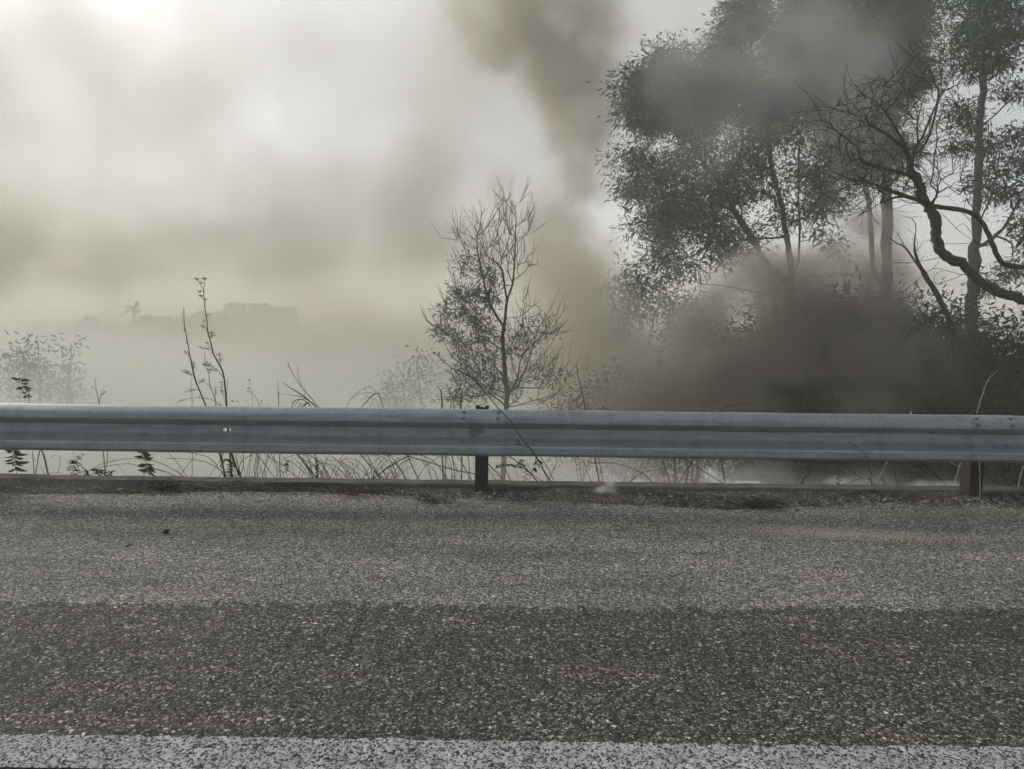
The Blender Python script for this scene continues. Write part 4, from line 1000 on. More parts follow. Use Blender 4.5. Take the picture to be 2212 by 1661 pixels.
plant('dry_stalk', 'thin straight dry stalk just left of the fennel', 'plant', R7, [([(190,1690),(190,1590),(187,1430),(185,1280)], .0024, .001)], YF1 + .1, M_stem)
plant('dry_stalk', 'long thin stalk arching low along the rail top beside the fennel', 'plant', R7, [([(560,1650),(500,1580),(430,1530),(330,1500),(200,1498),(60,1530),(20,1568)], .0028, .0012), ([(270,1498),(262,1478)], .0035, .002), ([(90,1522),(60,1528)], .0035, .002)], YF1 + .15, M_stem)
sh = plant('seed_head_plant', 'dried flower stems with small dark round seed heads above the bolt slot', 'plant', R7,
  [([(868,1720),(862,1620),(840,1400),(823,1302)], .0013, .0009), ([(950,1640),(925,1550),(880,1470),(812,1392)], .0013, .0009), ([(940,1590),(900,1500),(860,1450),(808,1430)], .0012, .0009), ([(745,1660),(735,1600),(690,1545),(636,1534)], .0013, .0009), ([(1032,1650),(1030,1582)], .001, .0008), ([(962,1640),(960,1532)], .001, .0008), ([(820,1600),(783,1526)], .001, .0008)], 5.6, M_stem)
def ball(mb, c, r, k=7, rings=5):
    V = [c + np.array([0, 0, -r])]; Fc = []
    for a in range(1, rings):
        ph = math.pi * a / rings - math.pi / 2
        V += [c + r * np.array([math.cos(ph) * math.cos(2*math.pi*q/k), math.cos(ph) * math.sin(2*math.pi*q/k), math.sin(ph)]) for q in range(k)]
    V.append(c + np.array([0, 0, r])); e = len(V) - 1
    Fc += [(0, 1 + (q+1) % k, 1 + q) for q in range(k)]
    for a in range(rings - 2): Fc += [(1+a*k+q, 1+a*k+(q+1) % k, 1+(a+1)*k+(q+1) % k, 1+(a+1)*k+q) for q in range(k)]
    Fc += [(e, 1+(rings-2)*k+q, 1+(rings-2)*k+(q+1) % k) for q in range(k)]
    mb.add(V, Fc)
for x, y, r in [(823,1298,.0062),(812,1390,.0062),(808,1430,.0055),(634,1534,.0062),(1030,1580,.0035),(960,1530,.0042),(783,1525,.0032)]:
    b = MB(); ball(b, R7(x, y, 5.6), r); b.build('seed_head', M_bark, sh, True)
plant('dry_stalk', 'single straight dry stick standing alone above the rail', 'plant', R7, [([(1150,1720),(1147,1590),(1143,1450),(1139,1322)], .0034, .0016), ([(1150,1480),(1154,1430)], .0022, .0012)], 5.65, M_darkstem)
w1 = plant('dry_weed', 'branched dry weed leaning left with long strap leaves at its foot', 'plant', R7,
  [([(1690,1700),(1590,1600),(1440,1420),(1350,1310),(1270,1150),(1253,1090)], .0034, .0012), ([(1272,1165),(1235,1140),(1198,1135)], .0016, .001), ([(1400,1370),(1360,1250),(1366,1180),(1342,1142)], .002, .001), ([(1445,1640),(1440,1540),(1437,1400),(1450,1355)], .0022, .001), ([(1310,1220),(1285,1215)], .0014, .0008), ([(1255,1120),(1268,1108)], .0012, .0008)], 5.62, M_darkstem)
def strap(t, z, pts, Y, wd, m):
    pp = stem_pts(z, pts, Y, 5, False); V = []; n = len(pp)
    for a, p_ in enumerate(pp):
        u = a / (n - 1); d = pp[min(a+1, n-1)] - pp[max(a-1, 0)]; d /= np.linalg.norm(d) + 1e-9
        sd_ = np.cross(d, (0, 1, 0)); sd_ /= np.linalg.norm(sd_) + 1e-9; h = wd * (0.25 + 0.75 * math.sin(math.pi * min(u * 0.9 + 0.1, 1))) * 0.5
        V += [p_ - sd_ * h, p_ + np.array([0, -h * 0.5, 0]), p_ + sd_ * h]
    mb = MB(); mb.add(V, [f for a in range(n - 1) for f in ((3*a, 3*a+1, 3*a+4, 3*a+3), (3*a+1, 3*a+2, 3*a+5, 3*a+4))])
    mb.build('strap_leaf', m, t, True)
for pts, wd in [([(1600,1640),(1490,1535),(1380,1450),(1190,1333)], .010), ([(1580,1620),(1540,1570),(1400,1490),(1165,1450)], .005), ([(1285,1640),(1300,1570),(1325,1530),(1405,1515),(1480,1560),(1560,1640)], .007), ([(1350,1640),(1390,1560),(1410,1570)], .006), ([(1400,1600),(1440,1575),(1480,1555),(1490,1610)], .012), ([(1300,1620),(1340,1560),(1410,1500)], .004)]: strap(w1, R7, pts, 5.62, wd, M_weed)
w2 = plant('dry_weed', 'bent grassy weed with folded blade next to the strap-leaved one', 'plant', R2, [([(-60,1090),(0,950),(60,890),(130,868),(172,892)], .0022, .0008), ([(80,880),(110,862),(140,858)], .0012, .0007), ([(0,945),(70,905),(150,900)], .0016, .0008)], 5.62, M_stem)
strap(w2, R2, [(60,1010),(130,930),(178,905),(195,950),(215,1010)], 5.62, .008, M_weed); strap(w2, R2, [(90,915),(130,935),(165,955)], 5.62, .004, M_stem)
lp = plant('leafy_plant', 'fogged leafy plant with drooping dark leaves, above the rail at the hazy end', 'plant', R1, [([(190,1050),(183,960),(175,900),(142,850),(125,800)], .004, .0015), ([(178,930),(140,930),(95,925)], .002, .001)], 7.2, M_darkstem)
leafy(lp, R1, [(178,920),(142,850),(125,800)], 7.2, 16, .085, ['curled', 'broad', 'lance'], 300, 0.0, -10)
tw = plant('dry_weed', 'small forked dry twig plant standing alone between fogged plant and fennel', 'plant', R1, [([(635,1060),(626,965),(606,880),(598,812)], .004, .0014), ([(602,890),(575,856)], .002, .001), ([(628,960),(640,915),(660,900)], .0018, .0008), ([(628,955),(650,935)], .0014, .0008)], 5.9, M_darkstem)
feather(tw, R1, [(640,920),(660,900)], 5.9, 12, .02, 310)
plant('thorny_cane', 'thorny cane standing upright between young tree and brown smoke', 'plant', R2, [([(1510,1110),(1488,1010),(1462,880),(1440,780),(1430,722)], .0048, .0028), ([(1448,853),(1415,843)], .0022, .001)], 5.65, M_stem, knobs=0.5)
plant('twig', 'bent twig poking over the rail in front of the brown smoke', 'twig', R4, [([(250,1090),(295,1022),(325,990),(400,980),(485,970)], .0032, .0016), ([(330,988),(400,978)], .002, .001)], 5.6, M_stem)
plant('twig', 'short twig tip just showing over the rail near the thorny cane', 'twig', R2, [([(1680,1040),(1610,1012),(1560,998)], .003, .0015)], 5.55, M_darkstem)
plant('bleached_cane', 'pale bleached cane curving up over the rail by the second post', 'plant', R4, [([(1890,1130),(1910,1045),(1940,940),(1970,850),(2000,800),(2045,760)], .0042, .0018), ([(1982,835),(2002,822)], .002, .001)], 5.55, M_palestem, knobs=0.25)
plant('dry_weed', 'tangle of short pale twigs lying behind the rail top', 'twig', RE, [([(420,230),(500,130),(530,105),(575,92)], .0022, .001), ([(380,160),(440,125),(560,92)], .0016, .0008), ([(540,160),(600,140),(690,138)], .002, .001), ([(520,135),(550,130)], .003, .002)], 5.5, M_stem)
plant('twig', 'short pale twig stub above the rail right of the pale twig tangle', 'twig', RE, [([(920,210),(945,165),(968,140)], .003, .0018)], 5.5, M_palestem)
# canes that lie across the face of the rail
br = plant('bramble', 'long dark bramble shoot crossing in front of the rail beside the first post', 'bramble', R2,
  [([(1282,1492,.10),(1240,1420,-.2),(1200,1350,-.52),(1150,1270,-.70),(1085,1190,-.70),(1030,1100,-.70),(960,1025,-.70),(870,920,-.66),(760,800,-.6),(650,750,-.55),(580,690,-.5),(540,655,-.5)], .0048, .0026), ([(1130,1250,-.70),(1070,1222,-.70)], .0024, .0014), ([(960,1025,-.7),(920,1012,-.7),(900,1030,-.7)], .002, .001), ([(1095,1240,-.7),(1105,1290,-.72)], .0018, .001)], 5.74, M_darkstem, knobs=0.45)
for x, y, a, L_, k_ in [(1075,1222,120,.03,'lance'), (1072,1222,200,.034,'lance'), (1100,1235,40,.03,'curled'), (545,658,150,.03,'broad'), (560,670,80,.03,'broad'), (585,692,200,.03,'curled')]: put_leaf(br, R2, x, y, 5.04 if y > 900 else 5.24, a, L_, k_)
bp_ = plant('dry_weed', 'branching leafless weed rising from the kerb across the rail face', 'plant', RE,
  [([(525,1042),(512,830,-.25),(480,700,-.62),(440,600,-.62),(360,530,-.62),(240,460,-.62)], .0038, .0014), ([(512,815,-.28),(580,750,-.4),(655,690,-.45)], .0022, .0012), ([(502,790,-.3),(440,752,-.3),(380,745,-.3),(310,750,-.3)], .002, .001), ([(512,890,-.2),(430,868,-.2),(340,885,-.2),(190,945,-.2)], .0024, .0012), ([(526,990,0),(400,870,0),(270,780,0),(200,700,0)], .0026, .0014), ([(512,885,-.2),(450,835,-.2)], .002, .001), ([(525,920,-.1),(570,965,-.1),(600,1010,-.1)], .0022, .0012), ([(450,640,-.62),(400,622,-.62),(340,622,-.62)], .0014, .0008)], 5.68, M_darkstem)
plant('twig', 'thin crooked dark twig lying against the rail near the second splice', 'twig', RE, [([(1760,592),(1690,545),(1635,505),(1620,430),(1608,365)], .0018, .0012)], 5.075, M_bolt, ground=False)
# leafy weeds under the rail
def weed(z, stem, Y, n, L_, kinds, seed, label, r0=.0024, cat='weed', t0=.15, droop=-20, m=None, group=None):
    t = plant('leafy_weed', label, cat, z, [(stem, r0, .001)], Y, m or M_darkstem, group)
    leafy(t, z, stem, Y, int(n * 1.35), L_ * 1.25, kinds, seed, t0, droop); return t
weed(RA, [(205,530),(205,380),(185,250),(165,120),(150,40)], 5.56, 22, .062, ['lance', 'curled', 'lance'], 401, 'dark weed with long drooping leaves under the rail, nearest the picture edge', .003, t0=.28)
weed(RA, [(1925,580),(1880,410),(1850,300),(1810,180),(1790,110)], 5.56, 22, .052, ['lance', 'broad', 'curled'], 402, 'dark weed with blackened broad leaves on a bare foot, under the rail', .003, t0=.25)
weed(RA, [(960,540),(935,440),(900,330),(880,250)], 5.57, 14, .04, ['lance', 'curled'], 403, 'curly-leaved weed under the rail with tips bending left')
weed(RA, [(1050,540),(1040,480),(1080,390),(1020,310)], 5.6, 10, .034, ['curled', 'lance'], 404, 'small sprawling weed right of the curly-leaved one')
weed(RA, [(1000,400),(975,300),(985,220),(1040,165)], 5.75, 8, .03, ['curled', 'lance'], 408, 'thin weed tip hanging below the rail above the sprawling weed')
weed(RA, [(1225,530),(1250,430),(1240,380),(1190,365)], 5.57, 13, .036, ['curled', 'broad'], 405, 'weed with dark bunched leaves where two arching canes meet')
weed(RA, [(1395,520),(1385,450),(1375,385)], 5.6, 9, .03, ['curled'], 406, 'short weed with narrow hanging leaves right of the bunched one')
weed(RA, [(560,520),(500,500),(470,480)], 5.6, 9, .04, ['lance', 'broad'], 407, 'low weed flat on the kerb under the thick pale cane')
weed(RA, [(1560,490),(1575,475),(1580,465)], 5.62, 7, .026, ['lance'], 409, 'tiny star-shaped seedling alone behind the kerb')
iv = weed(RB, [(1020,575),(1022,480),(1012,380),(1018,290)], 5.56, 46, .026, ['broad', 'lance'], 410, 'dense dark leafy stem by the fennel foot, hooked at the top', .005, t0=.05, droop=10)
iv2 = plant('leafy_weed', 'drooping leafy shoot hooked over the dense dark stem', 'weed', RB, [([(1090,545),(1060,320),(1010,260),(950,238),(900,300),(880,330)], .0022, .001)], 5.6, M_darkstem); leafy(iv2, RB, [(1030,280),(950,238),(880,330)], 5.6, 16, .034, ['curled'], 411, 0, -40)
weed(RB, [(2110,500),(2112,400),(2105,300),(2085,160)], 5.58, 70, .014, ['broad', 'lance'], 412, 'narrow dark column of tiny leaves in the middle of the cane tangle', .006, t0=.02, droop=15)
weed(RB, [(1705,545),(1715,500)], 5.57, 10, .024, ['broad', 'curled'], 413, 'tiny tuft of dark leaves on the kerb edge left of the leafy column')
weed(RB, [(1730,420),(1720,330),(1735,250)], 5.9, 12, .022, ['broad'], 414, 'dark berry-like leaf cluster hanging inside the cane tangle')
weed(RB, [(1225,545),(1230,500)], 5.58, 10, .024, ['broad', 'curled'], 415, 'tiny dark tuft at the foot of the thick fennel stem')
weed(R8, [(1450,1000),(1370,960),(1250,950),(1130,950),(1040,960)], 5.7, 12, .03, ['broad', 'curled'], 416, 'blackened leafy spray right of the first post', droop=-40)
weed(R8, [(1475,1250),(1480,1080),(1440,960),(1380,880)], 5.6, 12, .03, ['lance', 'curled'], 417, 'upright twig with dark curled leaves right of the leafy spray')
weed(R8, [(1640,860),(1650,920),(1600,1040)], 5.55, 5, .04, ['curled', 'broad'], 418, 'withered leaves hanging from the bramble below the rail', droop=-60)
weed(RD, [(2080,560),(2084,500),(2085,440),(2080,230),(2082,180)], 5.56, 18, .026, ['broad', 'lance'], 419, 'greenish seedling with small round leaves under the right-hand beam', t0=0, droop=5)

# canes and dry stalks behind the kerb
def cane(z, pts, r0, r1, label, Y=5.8, m=None, group=None, knobs=0.25, name='dry_cane'):
    return plant(name, label, 'cane', z, [(pts, r0, r1)], Y, m or M_stem, group, knobs)
G1 = 'dry canes under the hazy end of the rail'
cane(RA, [(435,525),(455,400),(500,130),(512,60)], .004, .003, 'dark straight cane beside the thick pale one under the rail', 5.7, M_darkstem)
cane(RA, [(650,540),(600,400),(560,230),(520,110)], .008, .007, 'thick pale cane leaning left under the rail', 6.6, M_stem)
cane(RA, [(700,530),(900,440),(1150,380),(1350,330),(1590,300),(1760,320),(2000,380),(2212,460)], .0026, .0016, 'long low cane arching past the broad-leaved weed', 5.75)
cane(RA, [(1180,400),(1220,335),(1400,275),(1600,240),(1780,232),(1900,190),(2050,140)], .0026, .0014, 'upper one of two arching canes behind the broad-leaved weed', 5.8, knobs=.5)
cane(RA, [(1295,530),(1345,330),(1360,130),(1362,60)], .0035, .003, 'blurred upright cane between bunched weed and star seedling', 6.6)
cane(RA, [(1600,460),(1500,330),(1380,200)], .0014, .001, 'hair-thin stalk above the star-shaped seedling', 6.2)
cane(RA, [(730,440),(750,320),(765,210),(700,190),(640,222)], .0016, .001, 'thin nodding stalk with dark bud hooked to the left', 5.7)
cane(RA, [(500,320),(460,270),(385,190)], .0012, .001, 'thin stalk with a tiny bud near the straight dark cane', 6.0)
cane(RA, [(230,500),(480,450),(700,412),(810,430)], .0022, .001, 'low bent leaf stalk lying across the thick pale cane', 5.65, M_darkstem)
cane(RB, [(505,545),(400,440),(250,350),(60,270),(-150,250)], .0040, .002, 'grey cane sweeping left to the broad-leaved weed, higher of a pair', 6.1)
cane(RB, [(460,540),(350,470),(200,400),(0,350),(-120,340)], .0036, .002, 'grey cane sweeping left to the broad-leaved weed, lower of a pair', 6.1)
cane(RB, [(385,545),(400,450),(430,380),(540,240),(610,150)], .0034, .002, 'fogged cane leaning right, crossing the sweeping pair', 6.5)
cane(RB, [(490,530),(430,400),(330,270),(210,140)], .003, .002, 'fogged cane leaning left, crossing the sweeping pair', 6.4)
cane(RB, [(1060,545),(940,420),(760,300),(650,265),(400,235),(200,230)], .0036, .0016, 'dark cane drooping far left from the fennel foot', 5.75, M_darkstem)
cane(RB, [(985,545),(900,400),(800,270),(700,200),(560,170),(440,150)], .0036, .002, 'grey cane drooping left above the dark drooping one', 6.0)
cane(RB, [(740,530),(760,440),(830,350),(920,190),(945,150)], .0022, .0014, 'crooked thin cane left of the hooked leafy stem', 5.8)
cane(RB, [(800,540),(860,520),(880,450),(910,420)], .003, .002, 'short crooked stub on the kerb left of the dense leafy stem', 5.6, M_darkstem)
cane(RB, [(1185,548),(1130,440),(1080,320),(1040,210),(1015,130)], .0085, .0075, 'thickest stem under the rail, slanting up left to the fennel', 5.7, M_darkstem, knobs=0)
cane(RB, [(1130,540),(1180,300),(1170,130)], .003, .0022, 'upright dark cane just right of the thickest stem', 5.8, M_darkstem)
cane(RB, [(1222,545),(1185,330),(1125,150)], .0028, .002, 'thin cane crossing right of the thickest stem', 6.0)
cane(RB, [(1250,545),(1270,200),(1272,130)], .0024, .002, 'straight vertical cane right of the fennel foot', 5.9)
cane(RB, [(1130,350),(1160,270),(1250,205),(1350,155)], .003, .002, 'cane rising right from the fennel foot to the rail', 5.8)
cane(RB, [(1500,565),(1450,380),(1500,170),(1510,120)], .0036, .0026, 'dark crooked upright cane in the gap before the berry cluster', 5.7, M_darkstem)
cane(RB, [(1355,550),(1368,160),(1370,120)], .0024, .002, 'thin upright cane left of the crooked dark one', 6.0)
cane(RB, [(2075,480),(1960,310),(1850,165),(1800,90)], .0044, .0036, 'grey slanting cane left of the leafy column, outer of two', 5.75)
cane(RB, [(2110,490),(2000,340),(1890,200),(1840,130)], .0038, .003, 'grey slanting cane left of the leafy column, inner of two', 5.8)
cane(RB, [(1965,548),(1800,430),(1700,330),(1560,250),(1430,160)], .003, .002, 'dark cane slanting left through the berry cluster', 5.75, M_darkstem)
cane(RB, [(1970,550),(2060,535),(2165,500)], .0034, .002, 'short dark stick lying on the kerb left of the leafy column', 5.6, M_darkstem)
G2 = 'dry canes in the dense tangle left of the first post'
TL = 'thin grey dry cane crossing others in the dense tangle left of the first post'
rt = np.random.RandomState(95)
for q in range(52):
    x0 = rt.uniform(150, 1250); lean = rt.choice([-1, 1], p=[.68, .32]) * rt.uniform(60, 420); Yq = rt.uniform(5.75, 7.4)
    top = rt.uniform(100, 330); bowx = rt.uniform(-60, 60)
    cane(RC, [(x0, 560), (x0 + lean * .3 + bowx * .4, 560 - (560 - top) * .4), (x0 + lean * .65 + bowx * .4, 560 - (560 - top) * .75), (x0 + lean, top)], rt.uniform(.0024, .0044), .0016, TL, Yq, M_stem, G2, .3)
for q in range(9):
    x0 = rt.uniform(200, 1200); sp_ = rt.uniform(350, 750) * rt.choice([-1, 1]); t_ = rt.uniform(170, 300)
    cane(RC, [(x0, 560), (x0 + sp_ * .25, t_ + 110), (x0 + sp_ * .6, t_), (x0 + sp_, t_ + rt.uniform(-40, 90))], rt.uniform(.0026, .0036), .0016, TL, rt.uniform(5.75, 6.8), M_stem, G2, .3)
for q in range(22):
    x0 = rt.uniform(1150, 1980); lean = rt.choice([-1, 1], p=[.6, .4]) * rt.uniform(30, 260)
    cane(RB, [(x0, 555), (x0 + lean * .4 + rt.uniform(-30, 30), 380), (x0 + lean, 130)], rt.uniform(.002, .0034), .0014, 'thin grey dry cane among the twigs between fennel foot and leafy column', rt.uniform(5.8, 7), M_stem, 'thin canes between fennel foot and leafy column', .35)
cane(RC, [(1285,565),(1220,440),(1110,180),(1080,100)], .004, .003, 'cane leaning left right beside the post-side tangle, short side spur at its foot', 5.8)
cane(RC, [(1355,565),(1290,400),(1200,270),(1110,160)], .0044, .003, 'stout grey cane leaning left towards the tangle', 5.75)
cane(RC, [(1425,565),(1350,490),(1210,310),(1100,255),(990,200),(740,212)], .0032, .0018, 'cane bending over left into the tangle, tip horizontal', 5.8)
cane(RC, [(1540,565),(1460,420),(1370,220),(1330,130)], .0042, .0034, 'clean straight cane leaning left in the clear gap', 5.7, M_darkstem)
cane(RC, [(1905,565),(1780,370),(1690,270),(1560,200),(1420,178)], .004, .0022, 'dark cane curving over left from the first post', 5.7, M_darkstem)
cane(RC, [(2260,460),(2000,390),(1750,320),(1500,250),(1340,190)], .0044, .003, 'long dark cane sloping down right to the first post', 5.72, M_darkstem)
cane(RC, [(1765,565),(1720,440),(1680,360),(1620,315),(1545,298)], .0048, .003, 'bleached white cane curving over left near the first post', 5.6, M_palestem)
cane(RC, [(1520,420),(1600,320),(1700,250),(1815,180)], .003, .002, 'grey cane rising right, crossing behind the bleached white one', 6.0)
cane(RC, [(1015,415),(1200,290),(1300,240),(1430,175)], .0052, .004, 'dark stick rising right along the underside of the rail', 5.66, M_bark)
cane(RC, [(1825,565),(1822,480),(1820,400)], .003, .002, 'short bleached stalk upright behind the kerb near the first post', 5.65, M_palestem)
cane(RC, [(1920,565),(1915,380),(1890,250),(1820,190)], .0028, .002, 'speckled pale stalk left of the first post', 5.75, M_stem)
cane(RC, [(2115,565),(2140,400),(2130,250),(2100,180)], .003, .0024, 'dark wavy stalk close to the first post', 5.68, M_darkstem)
for q, (a, b, c) in enumerate([(2060, 1900, 180), (2180, 2000, 190), (1960, 1830, 200), (2210, 1960, 150), (1660, 1580, 210), (1690, 1520, 190)]):
    cane(RC, [(a, 565), ((a + b) / 2 + 20, 400), (b, c), (b - 30, c - 80)], .0026, .0018, 'grey cane leaning left just before the first post', 5.9 + .12 * q, M_stem, 'grey canes before the first post')
cane(R8, [(1225,1255),(1050,1060),(920,930),(850,850)], .0042, .0036, 'stout grey cane leaning left onto the first post', 5.75)
cane(R8, [(1310,1255),(1220,1100),(1140,920)], .004, .003, 'foggy grey cane right of the stout one by the post', 6.1)
cane(R8, [(1700,1255),(1580,1110),(1460,980),(1240,830),(1180,780)], .0048, .0034, 'long dark cane leaning left behind the leafy spray', 5.7, M_darkstem)
cane(R8, [(1835,1255),(1760,1080),(1690,920),(1640,820)], .003, .0022, 'thin cane running just left of the bramble foot', 5.8)
cane(R8, [(1925,1255),(1830,1040),(1740,900),(1670,800)], .0034, .0026, 'grey cane running just right of the bramble foot', 5.85)
cane(R8, [(1780,1255),(1850,1110),(1930,950),(2000,830)], .0032, .0024, 'cane leaning right across the bramble foot', 5.72, M_stem)
cane(R8, [(1080,1255),(980,1090),(930,1010)], .003, .002, 'short grey cane close right of the first post', 5.8)
cane(R8, [(1120,1152),(1050,1115),(978,1080)], .0024, .0018, 'short bleached twig right of the first post, sloping down', 5.7, M_palestem)
cane(R8, [(930,1225),(980,1195),(1050,1158)], .0024, .0016, 'short bleached twig right of the first post, sloping up', 5.7, M_palestem)
cane(R8, [(1400,1255),(1370,1120),(1320,1000)], .002, .0014, 'thin stalk left of the curled-leaf twig', 5.9)
cane(R8, [(1620,1255),(1590,1120),(1510,930)], .0022, .0016, 'thin stalk right of the curled-leaf twig', 5.9)
RL = [([(1465,1485),(1455,1400),(1443,1300)], .0026, 'slim upright cane first beyond the bramble'), ([(1530,1485),(1500,1400),(1458,1300)], .003, 'slim cane leaning left second beyond the bramble'),
      ([(1602,1485),(1585,1380),(1568,1300)], .0036, 'dark upright cane third beyond the bramble'), ([(1945,1512),(1860,1420),(1700,1352),(1530,1345),(1500,1328)], .0036, 'long cane bowing over left from the kerb beyond the bramble'),
      ([(1725,1492),(1840,1410),(1905,1318)], .003, 'cane leaning right under the bowed one'), ([(1762,1492),(1800,1430),(1870,1310)], .0028, 'paler cane beside the one leaning right under the bow'),
      ([(1830,1420),(1900,1395),(1950,1388)], .002, 'small side twig right of the crossing canes'), ([(2028,1492),(2000,1400),(1968,1312)], .0034, 'single slanting cane right of the crossing canes'), ([(2115,1495),(2140,1400),(2172,1315)], .0034, 'single cane leaning right after the slanting one')]
for pts, r_, lb in RL: cane(R2, pts, r_, r_ * .75, lb, 5.72, M_stem, knobs=.3)
fk = plant('forked_twig', 'small forked twig standing beside the white ground smoke', 'twig', RD, [([(662,535),(650,440),(632,310)], .0036, .0022), ([(640,390),(590,352),(560,300)], .002, .0012), ([(632,340),(645,305)], .0016, .001), ([(632,345),(618,302)], .0016, .001), ([(612,515),(628,450),(580,410),(528,374)], .0026, .0014)], 5.6, M_stem)
cane(RD, [(842,525),(815,380),(785,205),(775,150)], .0048, .004, 'stout cane standing in the white ground smoke', 5.65, M_darkstem)
cane(RD, [(1258,538),(1248,500),(1234,470)], .003, .002, 'short stub right of the white ground smoke', 5.6, M_stem)
cane(RD, [(1640,552),(1710,420),(1770,330),(1845,220)], .0052, .004, 'knobbly cane leaning right under the rail', 5.65, M_darkstem, knobs=.8)
cane(RE, [(818,965),(770,810),(735,690),(720,640)], .0042, .003, 'grey slanting cane right of the branching weed', 6.0)
cane(RE, [(975,890),(950,800),(925,695)], .003, .0026, 'faint cane behind the smoke right of the branching weed', 6.5)
cane(RE, [(1412,1003),(1280,880),(1090,700),(1040,650)], .0062, .0056, 'thick dark cane leaning left before the second post', 5.62, M_bark, knobs=.15)
cane(RE, [(1412,995),(1470,820),(1508,695)], .0044, .0036, 'pale cane leaning right, meeting the thick dark one at its foot', 5.6, M_palestem)
cane(RE, [(1620,842),(1500,750),(1390,690)], .0048, .004, 'bleached stick sloping down to the second post', 5.5, M_palestem)
cane(RE, [(858,1022),(980,950),(1160,895),(1390,882),(1610,892)], .0024, .0014, 'thin cane bowing low towards the second post', 5.6, M_stem)
cane(RE, [(2260,985),(2000,938),(1840,905)], .0026, .002, 'thin dark cane low behind the second post', 5.62, M_darkstem)
cane(RE, [(1722,1030),(1722,850),(1718,690)], .0024, .002, 'pale thin stalk rising in front of the second post', 5.24, M_palestem)
cane(RE, [(2135,1010),(2170,860),(2205,730)], .004, .003, 'bleached stalk right of the second post', 5.55, M_palestem)
cane(RE, [(1930,980),(1945,850),(1972,720)], .0026, .002, 'faint brown stalk between second post and bleached stalk', 5.9, M_stem)
cane(RE, [(702,985),(660,910),(620,852)], .0034, .0026, 'short curved stub right of the branching weed', 5.62, M_stem)

rg = np.random.RandomState(97); ng_ = 1900
gx = rg.uniform(-6.5, 7.5, ng_); gy = rg.uniform(7.4, 11.5, ng_); base = np.c_[gx, gy, ground_z(gx, gy) - .02]
gd = np.c_[rg.normal(-.12, .28, ng_), rg.normal(0, .25, ng_), np.ones(ng_)]
tag(link('dry_grass', leaf_mesh('dry_grass', base, gd, rg.uniform(.16, .62, ng_), rg.uniform(.004, .009, ng_), 98, .3), simple('dry_grass_blade', (0.05, 0.045, 0.028), (0.15, 0.13, 0.085), 3, .9, .1, 0, .2)), 'thin dry grass growing over the slope behind the kerb', kind='stuff')
# litter on the dirt: dead leaves, chips of bark, bits of gravel
def scatter_x(n, seed): 
    r = np.random.RandomState(seed); x = np.where(r.rand(n) < 0.62, r.uniform(0.4, 4.2, n), r.uniform(-4.2, 4.2, n)); return r, x
r, lx = scatter_x(5200, 501)
t_ = r.rand(5200) ** 1.2; ly = KY0 - 0.005 - t_ * (0.24 + 0.10 * noise1(lx, 3)); lz = 0.006 + 0.03 * (1 - t_) ** 1.3 * r.rand(5200)
Dd = r.normal(0, 1, (5200, 3)); Dd[:, 2] *= 0.45
o = link('leaf_litter', leaf_mesh('leaf_litter', np.c_[lx, ly, lz], Dd, r.uniform(.012, .038, 5200), r.uniform(.005, .014, 5200), 502, .25), simple('dead_leaf', (0.045, 0.038, 0.030), (0.30, 0.27, 0.23), 25, 0.9, 0.1))
tag(o, 'dead leaves and bark chips littering the dirt along the kerb', kind='stuff')
def chips(name, n, seed, xf, yf, rmin, rmax, m, label):
    r = np.random.RandomState(seed); x = xf(r, n); y = yf(r, x); rad = rmin + (rmax - rmin) * r.rand(n) ** 2.5
    O = np.array([(1,0,0),(0,1,0),(-1,0,0),(0,-1,0),(0,0,.75),(0,0,-.6)], float)
    V = O[None] * rad[:, None, None] * r.uniform(.6, 1.3, (n, 6, 3)); a = r.rand(n) * 6.28
    ca, sa = np.cos(a)[:, None], np.sin(a)[:, None]
    V = np.stack([V[..., 0] * ca - V[..., 1] * sa, V[..., 0] * sa + V[..., 1] * ca, V[..., 2]], -1)
    V += np.stack([x, y, rad * 0.25 + 0.001], -1)[:, None, :]
    T = np.array([(0,1,4),(1,2,4),(2,3,4),(3,0,4),(1,0,5),(2,1,5),(3,2,5),(0,3,5)])
    Fq = (np.arange(n)[:, None, None] * 6 + T[None]).reshape(-1, 3)
    return tag(link(name, np_mesh(name, V.reshape(-1, 3), Fq), m), label, kind='stuff')
M_chip = simple('stone_chip', (0.06, 0.056, 0.05), (0.34, 0.31, 0.27), 45, 0.9, 0.15)
chips('gravel', 5000, 511, lambda r, n: np.where(r.rand(n) < .7, r.uniform(.6, 4.2, n), r.uniform(-4.2, 4.2, n)), lambda r, x: KY0 - 0.02 - np.abs(r.normal(0, 0.15, len(x))), .003, .012, M_chip, 'loose gravel and pale chips swept against the kerb')
# single pieces one can pick out
def lying(name, label, z, pts, r0, r1, m, cat='twig'):
    q = [z(p[0], p[1], p[2]) for p in pts]; mb = MB(); pp = smooth_path(q, 4, .001, rs); mb.tube(pp, r0, r1, 5)
    o = mb.build(name, m, None, True); return tag(o, label, cat)
lying('stick', 'pale dry stick leaning on the kerb below the broad-leaved weed', RA, [(1480,626,5.20), (1650,592,5.28), (1800,548,5.36)], .0042, .003, M_palestem, 'stick')
lying('stick', 'short pale stick propped against the kerb under the cane tangle', RC, [(835,612,5.30), (832,590,5.33), (828,556,5.36)], .0036, .003, M_palestem, 'stick')
lying('stick', 'thin dark stick lying on the asphalt below the kerb beyond the first post', RD, [(480,655,5.09), (700,640,5.12), (900,620,5.14)], .0022, .0014, M_darkstem, 'stick')
lying('stick', 'crooked dark root lying by the foot of the branching weed', RE, [(530,1000,5.34), (600,1020,5.32), (660,1080,5.25), (730,1115,5.2)], .005, .003, M_darkstem, 'stick')
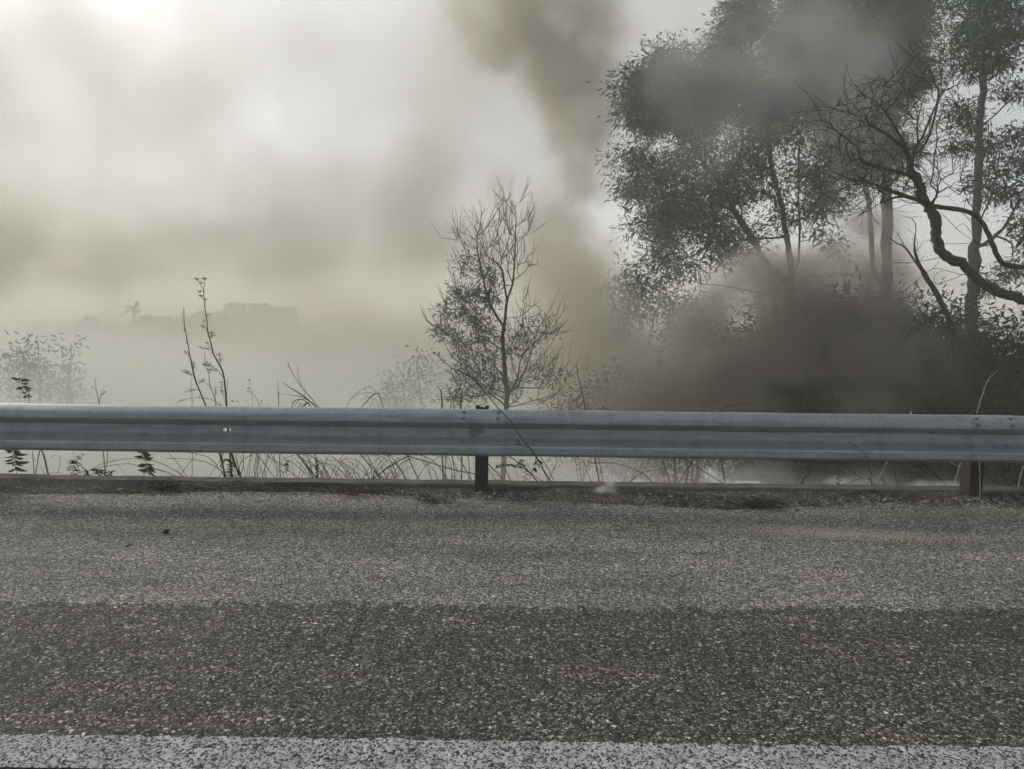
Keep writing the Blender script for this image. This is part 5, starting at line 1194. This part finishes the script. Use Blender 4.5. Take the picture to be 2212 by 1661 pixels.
def on_road(px, py):
    d = P(px, py, 10.0) - np.array([0, 0, CAM_H]); return np.array([0, 0, CAM_H]) + d * (CAM_H / -d[2])
a_, b_ = on_road(271, 1181), on_road(288, 1176); mb = MB(); mb.tube([a_ + [0, 0, .004], (a_ + b_) / 2 + [0, .004, .006], b_ + [0, 0, .004]], .004, .002, 5)
tag(mb.build('stick', M_bark, None, True), 'tiny dark twig lying alone on the shoulder asphalt', 'stick')
mb = MB(); c_ = on_road(357, 1152)
for q in range(5): ball(mb, c_ + np.array([rs.normal(0, .007), rs.normal(0, .005), .006 + .002 * q]), .011)
tag(mb.build('charred_lump', M_bark, None, True), 'small charred black lump on the shoulder asphalt', 'debris')
def clump(label, z, x, y, Y, n, L_, m, seed, up=.5):
    r = np.random.RandomState(seed); c = z(x, y, Y); c[2] = max(c[2], 0.01)
    C = c + r.normal(0, 1, (n, 3)) * np.array([L_ * 1.1, L_ * .5, L_ * .3]); C[:, 2] = np.abs(C[:, 2] - .004) + .004
    D = r.normal(0, 1, (n, 3)); D[:, 2] = np.abs(D[:, 2]) * up
    tag(link('withered_tuft', leaf_mesh('withered_tuft', C, D, r.uniform(.4, 1.1, n) * L_, r.uniform(.06, .2, n) * L_, seed, .2), m), label, kind='stuff')
clump('brown withered tuft on the dirt right of the broad-leaved weed', RA, 2090, 590, 5.26, 260, .06, M_scorch, 601)
clump('small burnt black tuft on the asphalt edge left of the first post', RC, 1700, 745, 5.05, 200, .05, M_bark, 602, .25)
clump('brown crumpled tuft on the dirt under the cane tangle', RC, 640, 660, 5.18, 160, .05, M_scorch, 603, .3)
clump('pale crumpled scrap of dead leaf on the kerb right of the first post', R8, 1510, 1320, 5.33, 40, .05, M_stem, 604, .6)
clump('dark litter heap on the asphalt below the white ground smoke', RD, 1200, 710, 5.0, 240, .07, M_bark, 605, .15)
M_sunlit_chip = simple('pale_sunlit_chip', (0.30, 0.27, 0.20), (0.62, 0.56, 0.44), 60, 0.95, 0.1)
chips('sunlit_streak', 9000, 521, lambda r, n: np.where(r.rand(n) < .8, r.normal(1.85, .38, n), r.normal(-.1, .5, n)), lambda r, x: np.where(x > .9, 4.42 - (x - 1.85) * .12, 4.5) + r.normal(0, 0.075, len(x)), .002, .0048, M_sunlit_chip, 'pale chips standing in for a sunlit streak on the far shoulder')  # pale chips scattered to imitate a patch of sunlight on the asphalt
M_ash = simple('grey_white_ash', (0.16, 0.155, 0.15), (0.46, 0.45, 0.43), 14, 1.0, 0.05)
rz = np.random.RandomState(531); na = 1500; ax = np.where(rz.rand(na) < .75, rz.uniform(.8, 4.2, na), rz.uniform(-.9, .8, na)); ax = ax + .12 * noise1(ax * 4, 55); ay = KY0 - .03 - np.abs(rz.normal(0, .10, na)) - .06 * np.abs(noise1(ax, 56))
tag(link('ash', leaf_mesh('ash', np.c_[ax, ay, rz.uniform(.006, .03, na)], rz.normal(0, 1, (na, 3)) * np.array([1, 1, .4]), rz.uniform(.008, .028, na), rz.uniform(.005, .013, na), 532, .2), M_ash), 'pale flakes of ash among the burnt litter by the kerb', kind='stuff')
print('plants', time.time() - T0)
